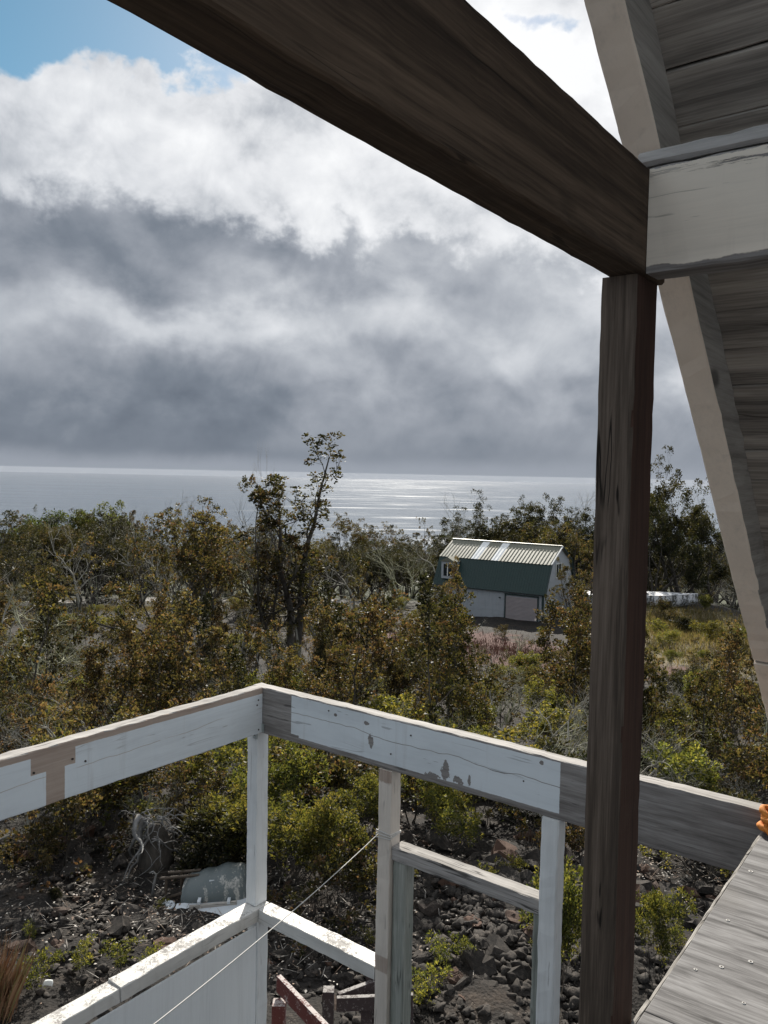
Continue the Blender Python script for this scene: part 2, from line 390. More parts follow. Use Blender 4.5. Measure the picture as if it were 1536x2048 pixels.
Zg = gh(X, Y) + rough_noise(X, Y, .10*np.clip(1-(Y-30)/60, .0, 1)*np.clip((Y+3)/6, 0, 1))
Vg = np.stack([X, Y, Zg], -1).reshape(-1, 3)
ii, jj = np.meshgrid(np.arange(ng-1), np.arange(mg-1), indexing='ij'); a_ = (ii*mg+jj).ravel()
Fg = np.stack([a_, a_+1, a_+mg+1, a_+mg], -1)
m, t, b = new_mat('lava_ground'); co = objco(t); x, y, z = sep(t, co)
n_big = noise(t, co, .35, 5, .6); n_mid = noise(t, co, 2.6, 7, .68); n_fine = noise(t, co, 22.0, 6, .7); n_chip = voro(t, co, 26.0)
lava = ramp(t, n_mid*.5+n_fine*.5, [(.34, (.007, .0066, .0062)), (.52, (.024, .021, .019)), (.70, (.064, .054, .046))])
soil = ramp(t, n_fine, [(.3, (.024, .018, .014)), (.6, (.058, .044, .034)), (.8, (.115, .092, .073))])
c = mix(t, (n_big*.6+n_mid*.5).ss(.56, .70)*.8, lava, soil)
litter = (n_chip.ss(.22, .10))*noise(t, co, 1.3, 4, .6).ss(.50, .62)
c = mix(t, litter*.6*y.ss(19, 13), c, (.24, .20, .165))
def patch(px, py, rx, ry):
    gx, gy = ground_px(px, py); q = ((x-gx)/rx).m('POWER', 2.0)+((y-gy)/ry).m('POWER', 2.0)+(n_big-.5)*2.2+(n_mid-.5)*1.6
    return q.ss(1.15, .75)
red = patch(860, 1290, 7.0, 6.0).mx(patch(1330, 1345, 1.6, 4.0)).mx(patch(1450, 1370, 2.4, 1.4)).mx(patch(1060, 1310, 5.0, 4.0))
c = mix(t, red*.9, c, ramp(t, n_fine, [(.3, (.060, .030, .026)), (.7, (.15, .078, .066))]))
dry = patch(1440, 1290, 6.5, 9.0).mx(patch(1350, 1250, 4.5, 6.0))
c = mix(t, dry*.9, c, ramp(t, n_fine*.6+n_mid*.4, [(.3, (.10, .082, .048)), (.6, (.19, .16, .095)), (.75, (.26, .225, .14))]))
green = y.ss(58, 105)*.9
c = mix(t, green, c, ramp(t, n_big*.5+noise(t, co, .06, 6, .7)*.5, [(.35, (.018, .026, .012)), (.65, (.05, .06, .026))]))
setin(t, b, Base_Color=c, Roughness=.92); b.inputs['Specular IOR Level'].default_value = .2
bump(t, b, n_mid*.5+n_fine*.35+n_chip*.25, .9, .05); MT['ground'] = m
ground = bpy.data.objects.new('ground', npmesh('ground', Vg, Fg, m, smooth=True)); link(ground); tag(ground, 'dark broken lava slope with brown soil falling towards the sea', None, None, 'structure')

m, t, b = new_mat('sea_water'); co = objco(t)
sw = noise(t, vmul(t, co, (.00022, .0011, 1)), 1.0, 6, .62, .6); sw2 = noise(t, vmul(t, co, (.0009, .0060, 1)), 1.0, 5, .65)
wv = noise(t, vmul(t, co, (.012, .02, 1)), 1.0, 4, .6)
setin(t, b, Base_Color=(.105, .132, .162), Roughness=(sw*.62+sw2*.38).lin(.52, .66, .10, .25)); b.inputs['IOR'].default_value = 1.33
bump(t, b, wv, .12, 20.0)
MB().box((-90000, 4300, -1.0), (90000, 90000, 0)).build('sea', m, loc=(0, 0, EYE-600)); sea = bpy.data.objects['sea']; tag(sea, 'grey blue ocean under the cloud with patches of sun glitter', None, None, 'structure')

m, t, b = new_mat('road_gravel'); co = objco(t); nf = noise(t, co, 12.0, 6, .7); nb = noise(t, co, .8, 4, .6)
setin(t, b, Base_Color=ramp(t, nf*.5+nb*.5, [(.35, (.10, .095, .09)), (.55, (.19, .18, .17)), (.7, (.27, .26, .245))]), Roughness=.92); bump(t, b, nf, .6, .03); MT['road'] = m
rx0, ry0 = ground_px(225, 1203); pts = []
for i in range(60):
    s = -26+i*1.0
    cx, cy = rx0+s, ry0-.03*s+.6*math.sin(s*.12); row = []
    for k in range(7):
        wy = cy+(k-3)*.62+.12*math.sin(s*1.7+k); row.append((cx, wy, gz(cx, wy)+.03+.03*(3-abs(k-3))/3))
    pts.append(row)
mb = MB().grid(pts); mb.F = [f[::-1] for f in mb.F]
tag(mb.build('road', MT['road'], smooth=True), 'pale grey gravel road crossing behind the shrubs at the far left', None, None, 'structure')

# ------------------------------------------------------------------ lower timber frame beyond the floor
NB = (3.53, 3.58, -EYE)
fr = uvz_thing('timber_frame', NB, 'unfinished white painted timber wall frame with corner post and rails', 'frame')
def T(name, mat, lo, hi, axis, th=None, base=NB, **kw):
    return timber(name, mat, lo, hi, axis, th or fr, base, **kw)
def topmat(o, mat, thr=.7, ax=2, sign=1):
    o.data.materials.append(mat)
    for p in o.data.polygons:
        if p.normal[ax]*sign > thr: p.material_index = 1
o = T('top_rail', MT['rail_l'], (-1.2, 3.54, -1.613), (3.486, 3.622, -1.332), 0, seed=1); topmat(o, MT['top_grey_u']); tag(o, 'left rail with a bare T shaped mark where paint is missing')
o = T('top_rail', MT['rail_r'], (3.488, -.9, -1.613), (3.568, 3.628, -1.328), 1, seed=2); topmat(o, MT['top_grey']); tag(o, 'right rail with peeling white paint and bare grey ends')
T('post', MT['post_white'], (3.487, 3.58, -2.728), (3.587, 3.668, -1.616), 2, seed=3)
T('post', MT['post_white'], (3.482, 3.549, -EYE-.2), (3.575, 3.640, -2.815), 2, seed=4)
o = T('post', MT['post_cream'], (3.474, 2.536, -EYE-.2), (3.566, 2.622, -1.614), 2, seed=5); tag(o, 'cream middle post with bare wood near its top')
T('post', MT['post_white'], (3.468, 1.556, -EYE-.2), (3.552, 1.645, -1.612), 2, seed=6, ch=.006)
T('girt', MT['girt_u'], (2.49, 3.547, -2.812), (3.58, 3.664, -2.73), 0, seed=7)
T('girt', MT['girt_u'], (-1.0, 3.556, -2.815), (2.486, 3.664, -2.738), 0, seed=8)
T('girt', MT['girt_v'], (3.478, 2.625, -2.812), (3.59, 3.544, -2.732), 1, seed=9)
T('header', MT['grey_v'], (3.492, 1.648, -2.105), (3.585, 2.532, -2.03), 1, seed=10)
T('stud', MT['grey_z'], (3.50, 2.445, -EYE-.2), (3.588, 2.532, -2.11), 2, seed=11, ch=.008)
T('stud', MT['grey_z'], (3.50, 1.650, -EYE-.2), (3.57, 1.688, -2.11), 2, seed=12, ch=.004)
mb = MB().box((-1.0, 3.546, -EYE+.05), (3.466, 3.556, -2.832)); mb.build('wall_panel', MT['panel'], fr, bev=.002, loc=-Vector(NB))
m, t, b = new_mat('galvanised'); setin(t, b, Base_Color=(.42, .46, .45), Roughness=.5, Metallic=.75); MT['galv'] = m
m, t, b = new_mat('rusty_steel'); setin(t, b, Base_Color=(.05, .04, .035), Roughness=.7, Metallic=.4); MT['bolt'] = m
mb = MB().box((3.482, 3.52, -1.607), (3.4865, 3.585, -1.555)); mb.box((3.478, 3.575, -1.66), (3.4845, 3.612, -1.603)); br = mb.build('angle_bracket', MT['galv'], fr, loc=-Vector(NB))
for q in ((3.478, 3.545, -1.575), (3.478, 3.565, -1.588), (3.474, 3.595, -1.635)): MB().tube([q, (q[0]+.008, q[1], q[2])], .005, 6).build('bolt', MT['bolt'], br)
for q in ((2.0, 1.44-.003), (2.20, 1.425), (3.45, 1.40), (3.455, 1.585), (2.27, 1.455), (3.44, 1.43)):
    MB().tube([(q[0], 3.536, -q[1]), (q[0], 3.545, -q[1])], .0055, 7).build('bolt', MT['bolt'], fr, loc=-Vector(NB))
for q in ((3.0, 1.37), (2.55, 1.52), (1.75, 1.47), (1.35, 1.50), (2.42, 1.39)):
    MB().tube([(3.484, q[0], -q[1]), (3.492, q[0], -q[1])], .0045, 7).build('bolt', MT['bolt'], fr, loc=-Vector(NB))

# ------------------------------------------------------------------ upper porch frame: dark post and beam, white beam
PB = (1.95, .73, -EYE)
pf = uvz_thing('porch_frame', PB, 'dark weathered porch post carrying a heavy dark beam and a white beam', 'frame')
o = T('beam', MT['dark_u'], (-1.6, .674, .485), (2.03, .763, .727), 0, pf, PB, seed=20, jit=.0007, wob=.0006, step=.04, ch=.004); tag(o, 'long dark weathered beam slanting across the sky')
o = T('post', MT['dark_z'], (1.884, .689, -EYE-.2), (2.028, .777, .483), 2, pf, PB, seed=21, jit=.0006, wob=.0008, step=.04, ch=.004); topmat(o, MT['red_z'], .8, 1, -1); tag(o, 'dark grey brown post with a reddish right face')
o = T('beam', MT['wbeam'], (1.893, -1.8, .485), (1.982, .6735, .727), 1, pf, PB, seed=22, jit=.001); tag(o, 'white beam with flaking paint')
T('plate', MT['plate'], (1.892, -1.8, .730), (1.985, .70, .766), 1, pf, PB, seed=23, ch=.008)

# ------------------------------------------------------------------ roof overhang: barge rafter and sheathing boards
RB = (3.9, .7, -EYE)
ro = uvz_thing('roof_overhang', RB, 'steep roof edge with white rafter and dark sheathing boards', 'roof')
k_ = math.hypot(1, .95); sl = Vector((1/k_, 0, -.95/k_)); nl = Vector((.95/k_, 0, 1/k_))     # down the slope, out of the roof
def roofpt(s, v, d): return sl*s + nl*(2.75/k_+d) + Vector((0, v, 0))
def sloped(name, mat, s0, s1, v0, v1, d0, d1, seed, parent=ro, jit=.0012, ch=.004, axis=0):
    lo = Vector((s0, v0, d0)); hi = Vector((s1, v1, d1)); tmp = timber(name, mat, lo, hi, axis, parent, RB, seed=seed, jit=jit, ch=ch)
    for vv in tmp.data.vertices: q = vv.co.copy(); vv.co = roofpt(q.x, q.y, q.z)
    tmp.data.update(); return tmp
def s_of_u(u): return (Vector((u, 0, 2.75-.95*u))-nl*(2.75/k_)).dot(sl)
o = sloped('rafter', MT['rafter'], s_of_u(.6), s_of_u(3.70), .700, .789, 0, .165, 30); topmat(o, MT['rafter_side'], .85, 1, -1)
o = sloped('rafter', MT['rafter'], s_of_u(3.716), s_of_u(4.6), .696, .795, -.004, .165, 31); topmat(o, MT['rafter_side'], .85, 1, -1)
sloped('strap', MT['rafter_side'], s_of_u(3.700), s_of_u(3.716), .55, .785, .004, .14, 32)
sb = s_of_u(.45); k = 0
while sb < s_of_u(4.5):
    o = sloped('roof_board', MT['board'], sb+.001, sb+.1465, -1.9, .83, .1675+.002*random.random(), .1875, 40+k, jit=.0006, axis=1); sb += .1475; k += 1

sloped('light_block_sheet', MT['bolt'], s_of_u(.45), s_of_u(4.6), -1.9, .84, .192, .198, 39, jit=0, ch=.001)  # unseen sheet added above the boards to stop light coming through their gaps

# ------------------------------------------------------------------ plywood floor at the right
m, t, b = new_mat('plywood'); co = objco(t); x, y, z = sep(t, co)
wv = noise(t, vmul(t, co, (1.6, .55, 1)), 2.0, 3, .5, .4)
wv2 = noise(t, vmul(t, co, (5.0, 1.4, 1)), 1.3, 4, .6, .8)
rings = (x*9.0 + wv*6.0 + wv2*2.5)
fr_ = (rings.m('FRACT')-.5).ab()*2
fine = noise(t, vmul(t, co, (120, 5, 1)), 1.0, 6, .7, .4); fine2 = noise(t, vmul(t, co, (34, 2.0, 1)), 1.0, 5, .65, .6)
f = fr_*.13+fine*.44+fine2*.50
c = ramp(t, f, [(.38, (.048, .046, .046)), (.50, (.130, .126, .127)), (.60, (.205, .201, .202)), (.74, (.30, .296, .30))])
stain = noise(t, co, 2.2, 4, .6).ss(.56, .7); c = mix(t, stain*.35, c, (.15, .14, .13))
setin(t, b, Base_Color=c, Roughness=.85); b.inputs['Specular IOR Level'].default_value = .3; bump(t, b, f, .5, .004); MT['ply'] = m
m, t, b = new_mat('ply_edge'); co = objco(t); setin(t, b, Base_Color=ramp(t, noise(t, vmul(t, co, (6, 6, 220)), 1.0, 4, .6), [(.35, (.12, .11, .10)), (.6, (.40, .38, .35))]), Roughness=.9); MT['ply_edge'] = m
FB = (2.6, .2, -1.46)
fl = uvz_thing('plywood_floor', FB, 'weathered grey plywood floor in the lower right corner', 'floor')
mb = MB().box((-1.5, -1.6, -1.408), (2.06, .668, -1.39)); o = mb.build('plywood_sheet', MT['ply'], fl, bev=.003, loc=-Vector(FB))
mb = MB().box((2.063, -1.6, -1.408), (3.484, .668, -1.3905)); o = mb.build('plywood_sheet', MT['ply'], fl, bev=.003, loc=-Vector(FB))
r_ = -1.5
k = 0
for s1 in (.2, 1.3, 2.12, 2.62, 2.93, 3.2, 3.484):
    o = T('edge_strip', MT['ply_edge'], (r_, .6702, -1.440), (s1-.004, .680, -1.394), 0, fl, FB, seed=60+k, ch=.002, jit=.0008); r_ = s1; k += 1
T('rim_joist', MT['grey_v'], (-1.5, .60, -1.60), (3.48, .664, -1.41), 0, fl, FB, seed=70)
m, t, b = new_mat('screw_head'); setin(t, b, Base_Color=(.36, .35, .34), Roughness=.55, Metallic=.5); MT['screw'] = m
m, t, b = new_mat('filler_ring'); setin(t, b, Base_Color=(.52, .51, .49), Roughness=.9); MT['filler'] = m
for (u, v) in ((2.33, .615), (2.47, .50), (2.66, .61), (2.81, .515), (3.05, .63), (3.14, .47), (2.26, .47), (2.56, .425), (2.39, .56), (2.90, .40)):
    r1 = .0035+.0055*random.random(); mb = MB()
    mb.tube([(u, v, -1.391), (u, v, -1.3885)], r1, 10); o = mb.build('screw', MT['filler'], fl, loc=-Vector(FB))
    MB().tube([(u, v, -1.389), (u, v, -1.3875)], r1*.45, 8).build('screw_head', MT['bolt'], o)
# orange knotted cloth on the far corner of the floor
m, t, b = new_mat('orange_cloth'); co = objco(t); n_ = noise(t, co, 60, 4, .6)
setin(t, b, Base_Color=ramp(t, n_, [(.3, (.42, .12, .012)), (.7, (.72, .26, .04))]), Roughness=.8); bump(t, b, n_, .6, .004); MT['orange'] = m
rp = np.random.default_rng(12); mb = MB(); pts = []
for i in range(150):
    q = i/150*6.283; rr = .034+.018*math.sin(5*q)+.008*math.sin(13*q+1)
    pts.append((rr*math.cos(11*q)*1.0+.012*math.sin(3*q), rr*math.sin(11*q)*1.7-.04+.02*math.sin(2*q), .052+.034*math.sin(7*q+.6)+.006*math.sin(17*q)))
mb.tube(pts, [.0125+.0018*math.sin(i*2.1) for i in range(150)], 7)
oc = mb.build('rope_bundle', MT['orange'], smooth=True); oc.matrix_world = FRAME @ Matrix.Translation((3.43, .63, -1.388))
tag(oc, 'bright orange bundled rope at the far corner of the plywood floor', 'rope')
# white cord from the middle post
m, t, b = new_mat('white_cord'); setin(t, b, Base_Color=(.58, .57, .54), Roughness=.8); MT['cord'] = m
cd = MB(); P0 = Vector((3.50, 2.628, -1.985)); P1 = Vector((1.75, 2.55, -1.92))
r1 = ray(290, 2056); r1v = Vector((r1[0], r1[1], r1[2])); q1 = Vector((r1v.dot(Uv), r1v.dot(Vv), r1v.z))*2.75
P1 = q1; cp = []
for i in range(41):
    s = i/40; p = P0.lerp(P1, s*1.12); p.z -= .05*4*s*(1-s)*.6; cp.append(p)
cd.tube(cp, .0022, 6)
lp = [(3.470, 2.626), (3.570, 2.626), (3.570, 2.532), (3.470, 2.532)]
for k in range(3):
    ring = []
    for i in range(9):
        a, b_ = lp[(i//2) % 4], lp[(i//2+1) % 4]; s = (i % 2)*.5
        uu, vv = a[0]*(1-s)+b_[0]*s, a[1]*(1-s)+b_[1]*s
        ring.append((uu, vv, -1.985+.012*k-.004*i*(k-1)))
    cd.tube(ring, .0035, 5)
o = cd.build('clothes_line', MT['cord'], smooth=True); o.matrix_world = FRAME; tag(o, 'thin white cord tied round the cream middle post', 'cord')

# ------------------------------------------------------------------ vegetation
m, t, b = new_mat('leaf'); at = nd(t, 'ShaderNodeAttribute', dict(attribute_name='Col')); oi = nd(t, 'ShaderNodeObjectInfo'); rnd = S(t, oi.outputs['Random'])
hs = nd(t, 'ShaderNodeHueSaturation', None, {'Hue': rnd.lin(0, 1, .478, .518), 'Saturation': .84, 'Value': (rnd*7.31).m('FRACT').lin(0, 1, .58, 1.12), 'Color': at.outputs['Color']})
lc = S(t, hs.outputs[0])
setin(t, b, Base_Color=lc, Roughness=.55); b.inputs['Specular IOR Level'].default_value = .25
tr = nd(t, 'ShaderNodeBsdfTranslucent', None, {'Color': mix(t, 1.0, lc, (1.6, 1.42, .72), 'MULTIPLY')})
mx = nd(t, 'ShaderNodeMixShader', None, {0: .58, 1: b.outputs[0], 2: tr.outputs[0]}); t.links.new(mx.outputs[0], t.nodes['Material Output'].inputs[0]); MT['leaf'] = m
def bark(name, d, l, sc_=9.0):
    m, t, b = new_mat(name); co = objco(t); n1 = noise(t, vmul(t, co, (1, 1, .35)), sc_, 6, .65); n2 = noise(t, co, 3.0, 3)
    setin(t, b, Base_Color=ramp(t, n1*.7+n2*.3, [(.35, d), (.65, l)]), Roughness=.9); b.inputs['Specular IOR Level'].default_value = .2; bump(t, b, n1, .6, .02); MT[name] = m
bark('bark', (.030, .026, .022), (.11, .097, .084)); bark('pale_bark', (.16, .15, .125), (.36, .345, .30)); bark('dead_wood', (.085, .082, .08), (.27, .265, .26)); bark('lichen_bark', (.15, .15, .115), (.42, .42, .27))
# leaf colours (what the leaf itself has): olive, yellow green, dark green, coppery, grey
PAL = {'ohia': ((.046, .056, .017), (.088, .094, .022), (.112, .108, .028), (.022, .030, .012), (.125, .088, .042), (.082, .092, .036)),
       'ohia_red': ((.064, .066, .022), (.108, .084, .034), (.128, .088, .046), (.034, .040, .017), (.10, .10, .036), (.135, .125, .062)),
       'yellow': ((.115, .135, .018), (.165, .172, .024), (.068, .090, .018), (.20, .19, .032), (.040, .058, .015), (.125, .140, .024)),
       'dark': ((.019, .029, .012), (.028, .040, .015), (.040, .050, .018), (.014, .021, .010), (.036, .04, .02), (.052, .056, .024)),
       'green': ((.050, .078, .017), (.074, .105, .021), (.10, .128, .025), (.036, .056, .015), (.065, .092, .019), (.09, .11, .025))}
for k_p in ('ohia', 'ohia_red', 'dark'): PAL[k_p] = tuple((c_[0]*.84, c_[1]*.74, c_[2]*.82) for c_ in PAL[k_p])
def nrm(v): return v/np.maximum(np.linalg.norm(v, axis=-1, keepdims=True), 1e-9)
def leaves(name, tips, dirs, r, pal, n, rad, ln, wd, fold=.15, flat=.0):
    tips = np.repeat(np.asarray(tips, float), n, 0); dirs = np.repeat(np.asarray(dirs, float), n, 0); N = len(tips)
    rd = nrm(r.normal(0, 1, (N, 3)) + dirs*.7 + np.array([0, 0, .25])); pos = tips + rd*(rad*r.uniform(.15, 1, (N, 1))**.7)
    ax = nrm(rd + r.normal(0, .45, (N, 3))); sd = nrm(np.cross(ax, r.normal(0, 1, (N, 3)) + np.array([0, 0, .8*flat]))); nn = np.cross(sd, ax)
    sz = r.uniform(.65, 1.25, (N, 1)); L = ln*sz; Wd = wd*sz
    V = np.stack([pos, pos+ax*L*.5+sd*Wd*.5+nn*Wd*fold, pos+ax*L, pos+ax*L*.5-sd*Wd*.5+nn*Wd*fold], 1).reshape(-1, 3)
    F = np.arange(N*4).reshape(-1, 4)
    pa = np.array(PAL[pal]); tipc = np.repeat(r.integers(0, len(pa), N//n), n); pick = np.where(r.random(N) < .55, tipc, r.integers(0, len(pa), N))
    c = pa[pick]*r.uniform(.75, 1.25, (N, 1)); c = np.repeat(c, 4, 0)
    return npmesh(name, V, F, MT['leaf'], c)
class Skel:
    def __init__(s, seed): s.r = np.random.default_rng(seed); s.lines = []; s.tips = []; s.td = []
    def branch(s, p, d, L, rad, lev, P):
        r = s.r; n = 5 if lev < P['lev'] else 3; pts = [p.copy()]; rs = [rad]; dd = d.copy()
        for i in range(n):
            dd = nrm(dd + r.normal(0, P['wig'], 3) + np.array([0, 0, P['up']])); p = p + dd*L/n; pts.append(p.copy()); rs.append(rad*(1-.45*(i+1)/n))
            if lev >= P['lev']-1 and i >= 1 and r.random() < P['side']: s.tips.append(p + r.normal(0, .03, 3)); s.td.append(dd)
            if lev < P['lev'] and i >= P['first'] and r.random() < P['sub']:
                q = nrm(np.cross(dd, r.normal(0, 1, 3))); s.branch(p, nrm(dd*.55+q*P['spread']), L*P['ratio']*r.uniform(.6, 1.0), rs[-1]*.6, lev+1, P)
        s.lines.append((pts, rs, 6 if rad > .035 else (4 if rad > .012 else 3)))
        if lev >= P['lev']: s.tips.append(p); s.td.append(dd); return
        for k in range(r.integers(P['kids'][0], P['kids'][1]+1)):
            q = nrm(np.cross(dd, r.normal(0, 1, 3))); s.branch(p, nrm(dd+q*P['spread']*r.uniform(.5, 1.2)), L*P['ratio']*r.uniform(.75, 1.15), rs[-1]*.8, lev+1, P)
    def wood(s, name, mat):
        mb = MB()
        for pts, rs, k in s.lines: mb.tube(pts, rs, k, False)
        return pym(name, mb.V, mb.F, mat, True)
OH = dict(lev=3, wig=.17, up=.10, side=.35, first=2, sub=.35, spread=.75, ratio=.68, kids=(2, 3))
def proto(seed, H, trunks, pal, n, rad, ln, wd, P=OH, lean=.25, trunk_r=.05, barkm='bark', Lf=.36, bare=0.0, spreadb=.25):
    s = Skel(seed); r = s.r
    for k in range(trunks):
        a = 6.28*(k+r.random()*.6)/trunks; d = nrm(np.array([math.cos(a)*lean, math.sin(a)*lean, 1.0]))
        s.branch(np.array([math.cos(a), math.sin(a), 0])*spreadb*(trunks > 1)*.07+np.array([0, 0, -.15]), d, H*Lf*r.uniform(.8, 1.1), trunk_r*r.uniform(.7, 1.1), 0, P)
    tips = np.array(s.tips); td = np.array(s.td)
    top = max(p[2] for L_ in s.lines for p in L_[0]); k = H/top
    if bare:
        keep = (r.random(len(tips)) > bare); tips = tips[keep]; td = td[keep]
    wm = s.wood('stems', MT[barkm]); wm.transform(Matrix.Scale(k, 4)); lm = leaves('foliage', tips*k, td, r, pal, n, rad, ln, wd) if len(tips) and n else None
    return wm, lm, H
def spire(seed, H, leaders, pal, n, rad, ln, wd, tr, start=.3, blen=.26, up_=.5, barkm='bark', bare=0.0, P=None, div=.16, wg=.13):
    """upright tree: leaders that run to the top, shorter ascending limbs along them"""
    s = Skel(seed); r = s.r; P = P or dict(OH, lev=2, wig=.2, up=.10, side=.25, first=1, sub=.5, spread=.85, ratio=.66, kids=(2, 3))
    for k in range(leaders):
        a = 6.28*(k+r.random()*.5)/leaders; d = nrm(np.array([math.cos(a)*div*(leaders > 1), math.sin(a)*div*(leaders > 1), 1.0])); p = np.array([0, 0, -.15]); pts = [p.copy()]; rs = [tr]; top = H*(1.0 if k == 0 else r.uniform(.66, .9)); N = 13
        for i in range(N):
            d = nrm(d + r.normal(0, wg, 3)*np.array([1, 1, .3]) + np.array([0, 0, .12])); p = p+d*top/N; q = (i+1)/N; pts.append(p.copy()); rs.append(tr*(1-.86*q))
            if q > start:
                for _ in range(r.integers(1, 3)):
                    b_ = r.uniform(0, 6.28); dd = nrm(np.array([math.cos(b_), math.sin(b_), up_+r.uniform(-.25, .5)])); s.branch(p, dd, H*blen*(1.12-.75*q)*r.uniform(.5, 1.15), max(rs[-1]*.55, .006), 1, P)
        s.lines.append((pts, rs, 6)); s.tips.append(p); s.td.append(d)
    tips = np.array(s.tips); td = np.array(s.td)
    if bare: keep = r.random(len(tips)) > bare; tips = tips[keep]; td = td[keep]
    return s.wood('stems', MT[barkm]), leaves('foliage', tips, td, r, pal, n, rad, ln, wd), H
PR = {}
PAL['ohia_dark'] = tuple(tuple(q*.66 for q in c_) for c_ in PAL['ohia'])
PR['spire4'] = spire(233, 8.0, 2, 'ohia_dark', 26, .14, .085, .062, .12, .24, .22, .75, bare=.0, div=.05, wg=.07, P=dict(OH, lev=2, wig=.2, up=.12, side=.3, first=1, sub=.5, spread=.8, ratio=.66, kids=(2, 3)))
for i in range(4): PR['spire%d' % i] = spire(200+i, 8.0, (2, 1, 3, 2)[i], ('ohia', 'ohia', 'dark', 'ohia')[i], 30, .135, .09, .066, .11, .26, .28, bare=.0)
for i in range(4): PR['sapling%d' % i] = spire(210+i, 3.0, (1, 2, 1, 3)[i], ('ohia', 'ohia_red', 'dark', 'ohia')[i], 20, .10, .062, .045, .028, .22, .22, .7, P=dict(OH, lev=2, wig=.2, up=.12, side=.2, first=1, sub=.3, spread=.75, ratio=.62, kids=(2, 2)))
# tall gnarled trees: leaf rosettes at the ends of twisting limbs
for i in range(5): PR['tree%d' % i] = proto(100+i, 8.0, (1, 2, 3, 2, 1)[i], ('ohia', 'ohia', 'ohia', 'dark', 'ohia')[i], 24, .17, .095, .07, dict(OH, lev=4, wig=.18, sub=.42, kids=(2, 3), ratio=.72, side=.2, spread=.85), lean=.22, trunk_r=.12, Lf=.31, bare=.08)
for i in range(3): PR['darktree%d' % i] = proto(120+i, 8.0, (2, 3, 2)[i], 'dark', 38, .25, .10, .075, dict(OH, lev=4, wig=.16, sub=.45, kids=(2, 2), ratio=.74, side=.25, spread=.85), lean=.3, trunk_r=.13, Lf=.30)
for i in range(2): PR['round%d' % i] = proto(130+i, 5.0, 3, 'green', 34, .34, .12, .08, dict(OH, lev=3, wig=.15, sub=.6, kids=(3, 3), ratio=.74, side=.5), lean=.45, trunk_r=.10, Lf=.32)
# upright shrubs with coppery or olive leaves
for i in range(5): PR['shrub%d' % i] = proto(140+i, 2.6, (3, 4, 2, 3, 5)[i], ('ohia', 'ohia_red')[i % 2], 20, .095, .066, .048, dict(OH, lev=3, wig=.17, up=.12, sub=.35, spread=.75, ratio=.66, side=.20, kids=(2, 2)), lean=.20, trunk_r=.022, Lf=.40, spreadb=.5)
for i in range(3): PR['low%d' % i] = proto(150+i, 1.3, 6, ('ohia', 'ohia_red', 'yellow')[i], 20, .085, .058, .042, dict(OH, lev=2, wig=.2, up=.08, sub=.55, spread=.85, ratio=.7, side=.3, kids=(2, 3)), lean=.6, trunk_r=.014, Lf=.44, spreadb=.6)
for i in range(3): PR['yellow%d' % i] = proto(160+i, 1.5, 7, 'yellow', 15, .085, .060, .026, dict(OH, lev=2, wig=.16, up=.16, sub=.5, spread=.55, ratio=.62, side=.5, kids=(3, 4)), lean=.45, trunk_r=.010, Lf=.48, spreadb=.5)
PR['fern'] = proto(170, .8, 8, 'dark', 16, .09, .06, .02, dict(OH, lev=2, wig=.2, up=.1, sub=.6, spread=.6, ratio=.6, side=.6), lean=.7, trunk_r=.006, Lf=.5, spreadb=.3)
PR['bright'] = proto(171, .6, 5, 'yellow', 14, .05, .05, .02, dict(OH, lev=1, wig=.15, up=.2, sub=.6, spread=.5, ratio=.6, side=.6), lean=.35, trunk_r=.006, Lf=.6, spreadb=.15)
# bare dead trees
for i in range(3): PR['dead%d' % i] = proto(180+i, 5.0, (2, 3, 1)[i], 'ohia', 0, .1, .05, .03, dict(OH, lev=4, wig=.2, up=.06, sub=.5, spread=.75, ratio=.66, side=0), lean=.35, trunk_r=.085, barkm=('pale_bark', 'lichen_bark', 'pale_bark')[i], Lf=.34)
counts = {}
def plant(kind, x, y, H, label, group, name, cat='shrub', rz=None, wide=1.0, sink=0.0):
    wm, lm, h0 = PR[kind]; s = H/h0
    e = empty(name, (x, y, gz(x, y)-sink), random.uniform(0, 6.28) if rz is None else rz, label, cat, group)
    e.scale = (s*wide, s*wide, s)
    o = bpy.data.objects.new('trunk' if cat == 'tree' else 'stems', wm); link(o, e)
    if lm: o = bpy.data.objects.new('crown' if cat == 'tree' else 'foliage', lm); link(o, e)
    counts[name] = counts.get(name, 0)+1
    return e
occ = []
def free(x, y, d):
    for (a, b_, c_) in occ:
        if (a-x)**2+(b_-y)**2 < (max(d, c_)*.5+min(d, c_)*.3)**2: return False
    return True
def keepout(px, py, rx, ry, w):
    gx, gy = ground_px(px, py); return (gx, gy, rx, ry, w)
# --- named trees, placed one by one
def at_depth(px, y): r = ray(px, 1000); return float(r[0]/r[1]*y)
def top_height(px, pyt, y):
    r = ray(px, pyt); zt = EYE + r[2]/r[1]*y; x = float(r[0]/r[1]*y); return x, zt - gz(x, y)
def tree_at(kind, px, pyt, y, label, group=None, name='gnarled_tree', wide=1.0, rz=None, cat='tree'):
    x, H = top_height(px, pyt, y); occ.append((x, y, min(1.6, H*.2))); return plant(kind, x, y, H, label, group, name, cat, rz, wide)
tree_at('spire4', 594, 893, 34, 'tallest dark twisted tree left of centre rising high into the clouds', wide=1.35, rz=.4)
tree_at('spire3', 560, 1035, 34.8, 'leafy dark tree pressed against the left of the tallest tree', wide=1.1, rz=2.2)
tree_at('spire1', 512, 965, 36, 'thin bare topped tree leaning left of the tallest tree', wide=.8, rz=2.0)
tree_at('tree2', 415, 1005, 31, 'spreading gnarled tree standing left of the tallest tree', wide=.95, rz=1.1)
tree_at('spire3', 355, 1025, 33, 'bushy gnarled tree at the left end of the central clump', wide=.9, rz=3.3)
